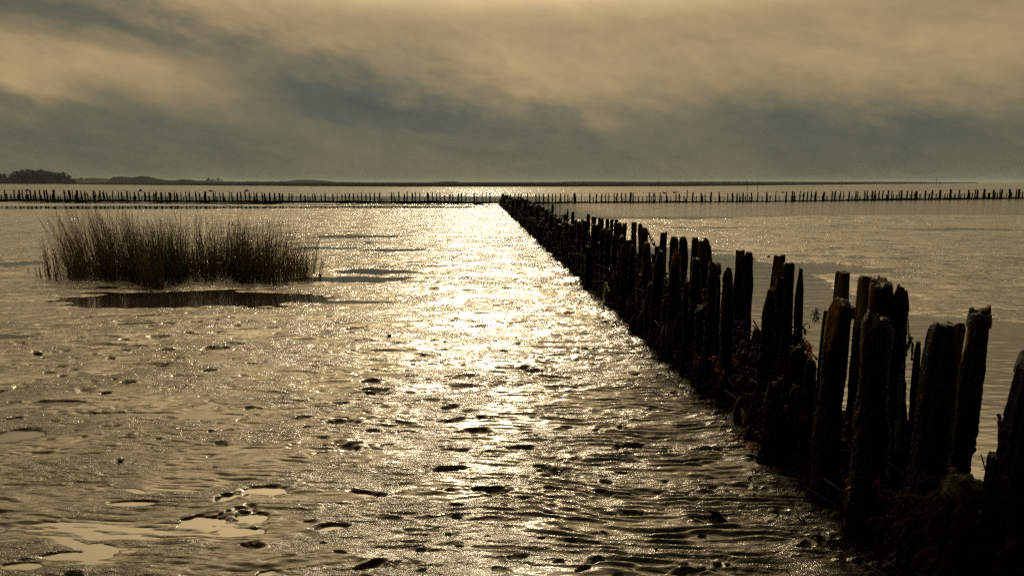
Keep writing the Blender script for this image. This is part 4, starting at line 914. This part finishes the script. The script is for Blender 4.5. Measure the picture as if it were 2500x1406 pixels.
# land behind: ridges as seen on the skyline (column, row), at a distance
def ridge(name, dist, pts, label, depth=160, seed=0, mat=DUNE, rough=.5, kind='structure'):
    xs = np.arange(pts[0][0], pts[-1][0] + 1, 3.0); ys = np.interp(xs, [a for a, _ in pts], [b_ for _, b_ in pts])
    ys = ys - rough * (fbm(xs / 9.0, xs * 0 + seed, seed, 4, .6)) * 1.3
    hgt = CAM_H + (445.0 - ys) / F * dist; hgt = np.maximum(hgt, .2); ang_ = (xs - 1250) / F
    V = []
    prof = [(-1, 0), (-.7, .25), (-.4, .62), (-.15, .93), (0, 1), (.3, .8), (1, 0)]
    for u, k in prof:
        dd = dist + u * depth; V.append(np.c_[ang_ * dd, np.full(len(xs), dd), .2 + (hgt - .2) * k])
    n_ = len(xs); i0 = np.arange(len(prof) - 1)[:, None] * n_; j = np.arange(n_ - 1)[None]
    Q = np.stack((i0 + j, i0 + j + 1, i0 + n_ + j + 1, i0 + n_ + j), -1).reshape(-1, 4)
    return tag(link(name, mesh_from(name, np.vstack(V), Q, mat)), label, kind=kind)
ridge('dunes', 1100, [(270, 446), (288, 432.5), (310, 432), (335, 434), (355, 430.5), (375, 431.5), (395, 437), (430, 442), (437, 440.5), (455, 438), (475, 439.5), (500, 443)], 'humped dark dunes on the left of the far shore', 120, 3, rough=.6)
ridge('hills', 1800, [(-400, 436), (60, 437.5), (190, 436.5), (240, 435), (300, 438), (420, 440.5), (500, 441), (590, 443), (640, 443), (700, 442.8), (728, 440), (745, 439.3), (780, 440.5), (825, 444), (900, 446), (960, 446), (1045, 447.5), (1060, 444.6), (1095, 443), (1120, 443.8), (1142, 449.5), (1142.5, 450)], 'low wooded hills far behind the marsh', 200, 5, rough=1.0)
ridge('distant_coast', 2600, [(780, 440), (840, 446), (1100, 448.5), (1130, 445), (1360, 445), (1400, 443), (1600, 443.8), (1700, 443.3), (1780, 442.9), (1850, 443.5), (1980, 443.6), (2150, 443.8), (2250, 444)], 'thin line of distant coast to the right', 200, 8, rough=.35)

ridge('undergrowth', 640, [(-60, 424), (20, 426), (36, 434), (46, 432), (70, 425), (110, 426), (150, 428), (180, 432), (188, 439), (200, 440)], 'dark undergrowth filling the far left wood', 30, 15, mat=FOL, rough=2.2, kind='stuff')
def tree(px, top, base, wpx, dist, label, seed, group='trees on the far shore', shape=0):
    rg = random.Random(seed); x = (px - 1250) / F * dist; zb = CAM_H + (445 - base) / F * dist; H_ = (base - top) / F * dist; Wd = wpx * 1.6 / F * dist
    zb = max(.2, zb); root = bpy.data.objects.new('pine_tree', None); col.objects.link(root); root.location = (x, dist, zb)
    tag(root, label, 'tree', group)
    a = Acc(); V, Q, T = tube([(0, 0, -1), (H_ * .01, 0, H_ * .3), (H_ * .03, 0, H_ * .6), (0, 0, H_ * .85)], [H_ * .035, H_ * .028, H_ * .02, H_ * .008], 8); a.add(V, Q, T)
    for i in range(9):
        u = rg.uniform(.25, .8); th = rg.uniform(0, 6.28); ln = Wd * .4 * (1 - .5 * u); z0 = H_ * u
        V, Q, T = tube([(0, 0, z0), (math.cos(th) * ln * .5, math.sin(th) * ln * .5, z0 + ln * .2), (math.cos(th) * ln, math.sin(th) * ln, z0 + ln * .45)], [H_ * .012, H_ * .008, H_ * .003], 5); a.add(V, Q, T)
    link('trunk', a.mesh('trunk', BARK), parent=root)
    Vl = []; ncl = 46; 
    for i in range(ncl):
        u = rg.random() ** .8; zc_ = H_ * (.04 + .90 * u); wr_ = Wd * .5 * (math.sin(math.pi * min(1, .30 + .66 * u)) ** .7) * .95; th = rg.uniform(0, 6.28); rd = wr_ * math.sqrt(rg.random())
        cx, cy = math.cos(th) * rd, math.sin(th) * rd; cs_ = H_ * rg.uniform(.09, .16)
        for k in range(60):
            d = np.array([rg.gauss(0, 1), rg.gauss(0, 1), rg.gauss(0, .75)]); d = d / np.linalg.norm(d) * cs_ * rg.random() ** .4
            c = np.array([cx, cy, zc_]) + d; s_ = H_ * rg.uniform(.02, .04); e1 = np.array([rg.gauss(0, 1) for _ in range(3)]); e1 /= np.linalg.norm(e1); e2 = np.cross(e1, [rg.gauss(0, 1) for _ in range(3)]); e2 /= np.linalg.norm(e2) + 1e-6
            Vl += [c - e1 * s_, c + e2 * s_ * .6, c + e1 * s_, c - e2 * s_ * .6]
    Vl = np.array(Vl); Q = np.arange(len(Vl)).reshape(-1, 4)
    link('crown', mesh_from('crown', Vl, Q, FOL, smooth=False), parent=root)
TR = [(-22, 416, 440, 34, 'dense tree cut by the left edge'), (5, 421, 440, 34, 'broad low tree at the left edge'), (26, 425, 440, 24, 'low tree sloping down at the right end of the edge group'),
      (46, 428, 441, 16, 'smallest bush at the left end of the main wood'), (55, 419, 440, 22, 'round tree, first full one of the main wood from the left'), (67, 419, 440, 20, 'tree in the dip of the main wood, second from the left'),
      (79, 414, 440, 26, 'tall tree, highest crown of the main wood'), (94, 415, 440, 24, 'tree with a level top beside the highest crown'), (104, 423, 440, 16, 'lower tree in the middle dip of the main wood'),
      (115, 414.5, 440, 24, 'tall round tree just right of the middle dip'), (132, 418, 440, 24, 'tree right of the tall round one, slightly lower'), (143, 424, 440, 16, 'low tree in the right dip of the main wood'),
      (154, 422, 440, 20, 'narrow-topped tree near the right end of the main wood'), (168, 421, 440, 22, 'rounded tree, last big one of the main wood'), (180, 428, 440, 12, 'small tree tapering off the right end of the main wood')]
for i, (px, tp, bs, wp, lab) in enumerate(TR): tree(px, tp, bs, wp, 620 + (i % 3) * 14, lab + ', far left', 100 + i)
for i, (px, tp, bs, wp, lab) in enumerate([(518, 435, 444, 8, 'left one of three small isolated trees left of the middle'), (529, 436.5, 444, 8, 'middle one of three small isolated trees left of the middle'), (543, 436, 444, 11, 'right and broadest one of three small isolated trees'),
      (1374, 446.5, 452, 9, 'small round tree on the thin coast just right of the groyne end'), (1414, 448, 452, 5, 'left of a tiny pair of bushes on the thin coast'), (1420, 448, 452, 5, 'right of a tiny pair of bushes on the thin coast'), (212, 434, 440, 10, 'small pale tree between the main wood and the dunes')]):
    tree(px, tp, bs, wp, 900 if px < 1000 else 420, lab, 200 + i)

# ------------------------------------------------------------------ channel marks and birds
def withy(px, top, base, lean, label, seed):
    x, y = ground(px, base); h = height_at(x, y, top); rg = random.Random(seed)
    root = bpy.data.objects.new('channel_mark', None); col.objects.link(root); root.location = (x, y, 0); tag(root, label, 'channel mark', 'withies marking the channel')
    a = Acc(); V, Q, T = tube([(0, 0, -.4), (lean * h * .5, 0, h * .5), (lean * h, 0, h)], [.07, .055, .03], 7); a.add(V, Q, T); link('pole', a.mesh('pole', FARWOOD), parent=root)
    a = Acc()
    for i in range(26):
        u = rg.uniform(.66, .92); p0 = np.array((lean * h * u, 0, h * u)); th = rg.uniform(0, 6.28); d = np.array([math.cos(th) * .16, math.sin(th) * .16, .5]) * h * .16
        V, Q, T = tube([p0, p0 + d * .6, p0 + d], [.035, .028, .012], 4); a.add(V, Q, T)
    link('twig_broom', a.mesh('twig_broom', FARWOOD), parent=root)
for i, (px, tp, bs, ln, lab) in enumerate([(1607, 440, 459, 0, 'upright withy standing alone nearest the groyne'), (1826, 439, 463, -.22, 'withy leaning to the left, taller of the close pair'), (1848, 442, 461, .12, 'withy leaning to the right beside the taller one'),
        (2053, 440, 458, .1, 'faint lone withy between the pairs'), (2285, 435, 456, .02, 'broom-headed withy, left one of the rightmost pair'), (2294, 440, 455, .03, 'short withy, right one of the rightmost pair')]):
    withy(px, tp, bs, ln, lab, i)
def bird(px, py, dist, label, flap=.5, sz=1.0):
    p_ = px3(px, py, dist); a = Acc()
    V, Q, T = tube([(-.17, 0, 0), (-.1, 0, .01), (0, 0, .02), (.1, 0, .02), (.18, 0, .03), (.22, 0, .025)], [.008, .035, .05, .04, .022, .006], 8); a.add(V * sz, Q, T)
    root = link('gull', a.mesh('gull', FARWOOD), loc=p_, rot=(0, 0, .5)); tag(root, label, 'bird', 'birds over the distant row')
    for s_ in (-1, 1):
        w_ = Acc(); V, Q = ribbon([(.03, s_ * .03, .03), (.05, s_ * .2, .03 + flap * .16), (0, s_ * .36, .03 + flap * .12), (-.08, s_ * .48, .03 + flap * .02)], [.1, .12, .09, .015], up=(0, 0, 1)); w_.add(V * sz, Q); link('wing', w_.mesh('wing', FARWOOD), parent=root)
for px, py, d_, lab, fl in ((1911, 470.5, 52, 'dark bird gliding low over the water right of the middle', .2), (1622, 472.5, 50, 'small bird flying past the tops left of two stubs', .6), (1647, 471, 50, 'small bird just right of another over the distant row', .5), (342, 467, 55, 'bird above the left part of the distant row', .7), (514, 467.5, 53, 'bird skimming the top wire left of the middle', .4), (601, 467, 53, 'bird at the top wire above the left middle of the row', .6), (65, 465.5, 56, 'bird above the posts near the left edge', .5)):
    bird(px, py, d_, lab, fl)
# ------------------------------------------------------------------ sea haze
HZ = bpy.data.materials.new('sea_haze'); HZ.use_nodes = True; t = HZ.node_tree; t.nodes.remove(t.nodes['Principled BSDF'])
pv = t.nodes.new('ShaderNodeVolumePrincipled'); pv.inputs['Color'].default_value = (0.58, 0.74, 0.86, 1); pv.inputs['Density'].default_value = 0.00010; pv.inputs['Anisotropy'].default_value = 0.0
t.links.new(pv.outputs[0], t.nodes['Material Output'].inputs['Volume'])
bx = np.array([(x, y, z) for z in (-1.6, 26) for y in (-9700, 9700) for x in (-9700, 9700)], float)
tag(link('haze', mesh_from('haze', bx, np.array([(0, 2, 3, 1), (4, 5, 7, 6), (0, 1, 5, 4), (2, 6, 7, 3), (0, 4, 6, 2), (1, 3, 7, 5)]), HZ, smooth=False)), 'thin grey sea haze over the whole flat', kind='stuff')
#@@END
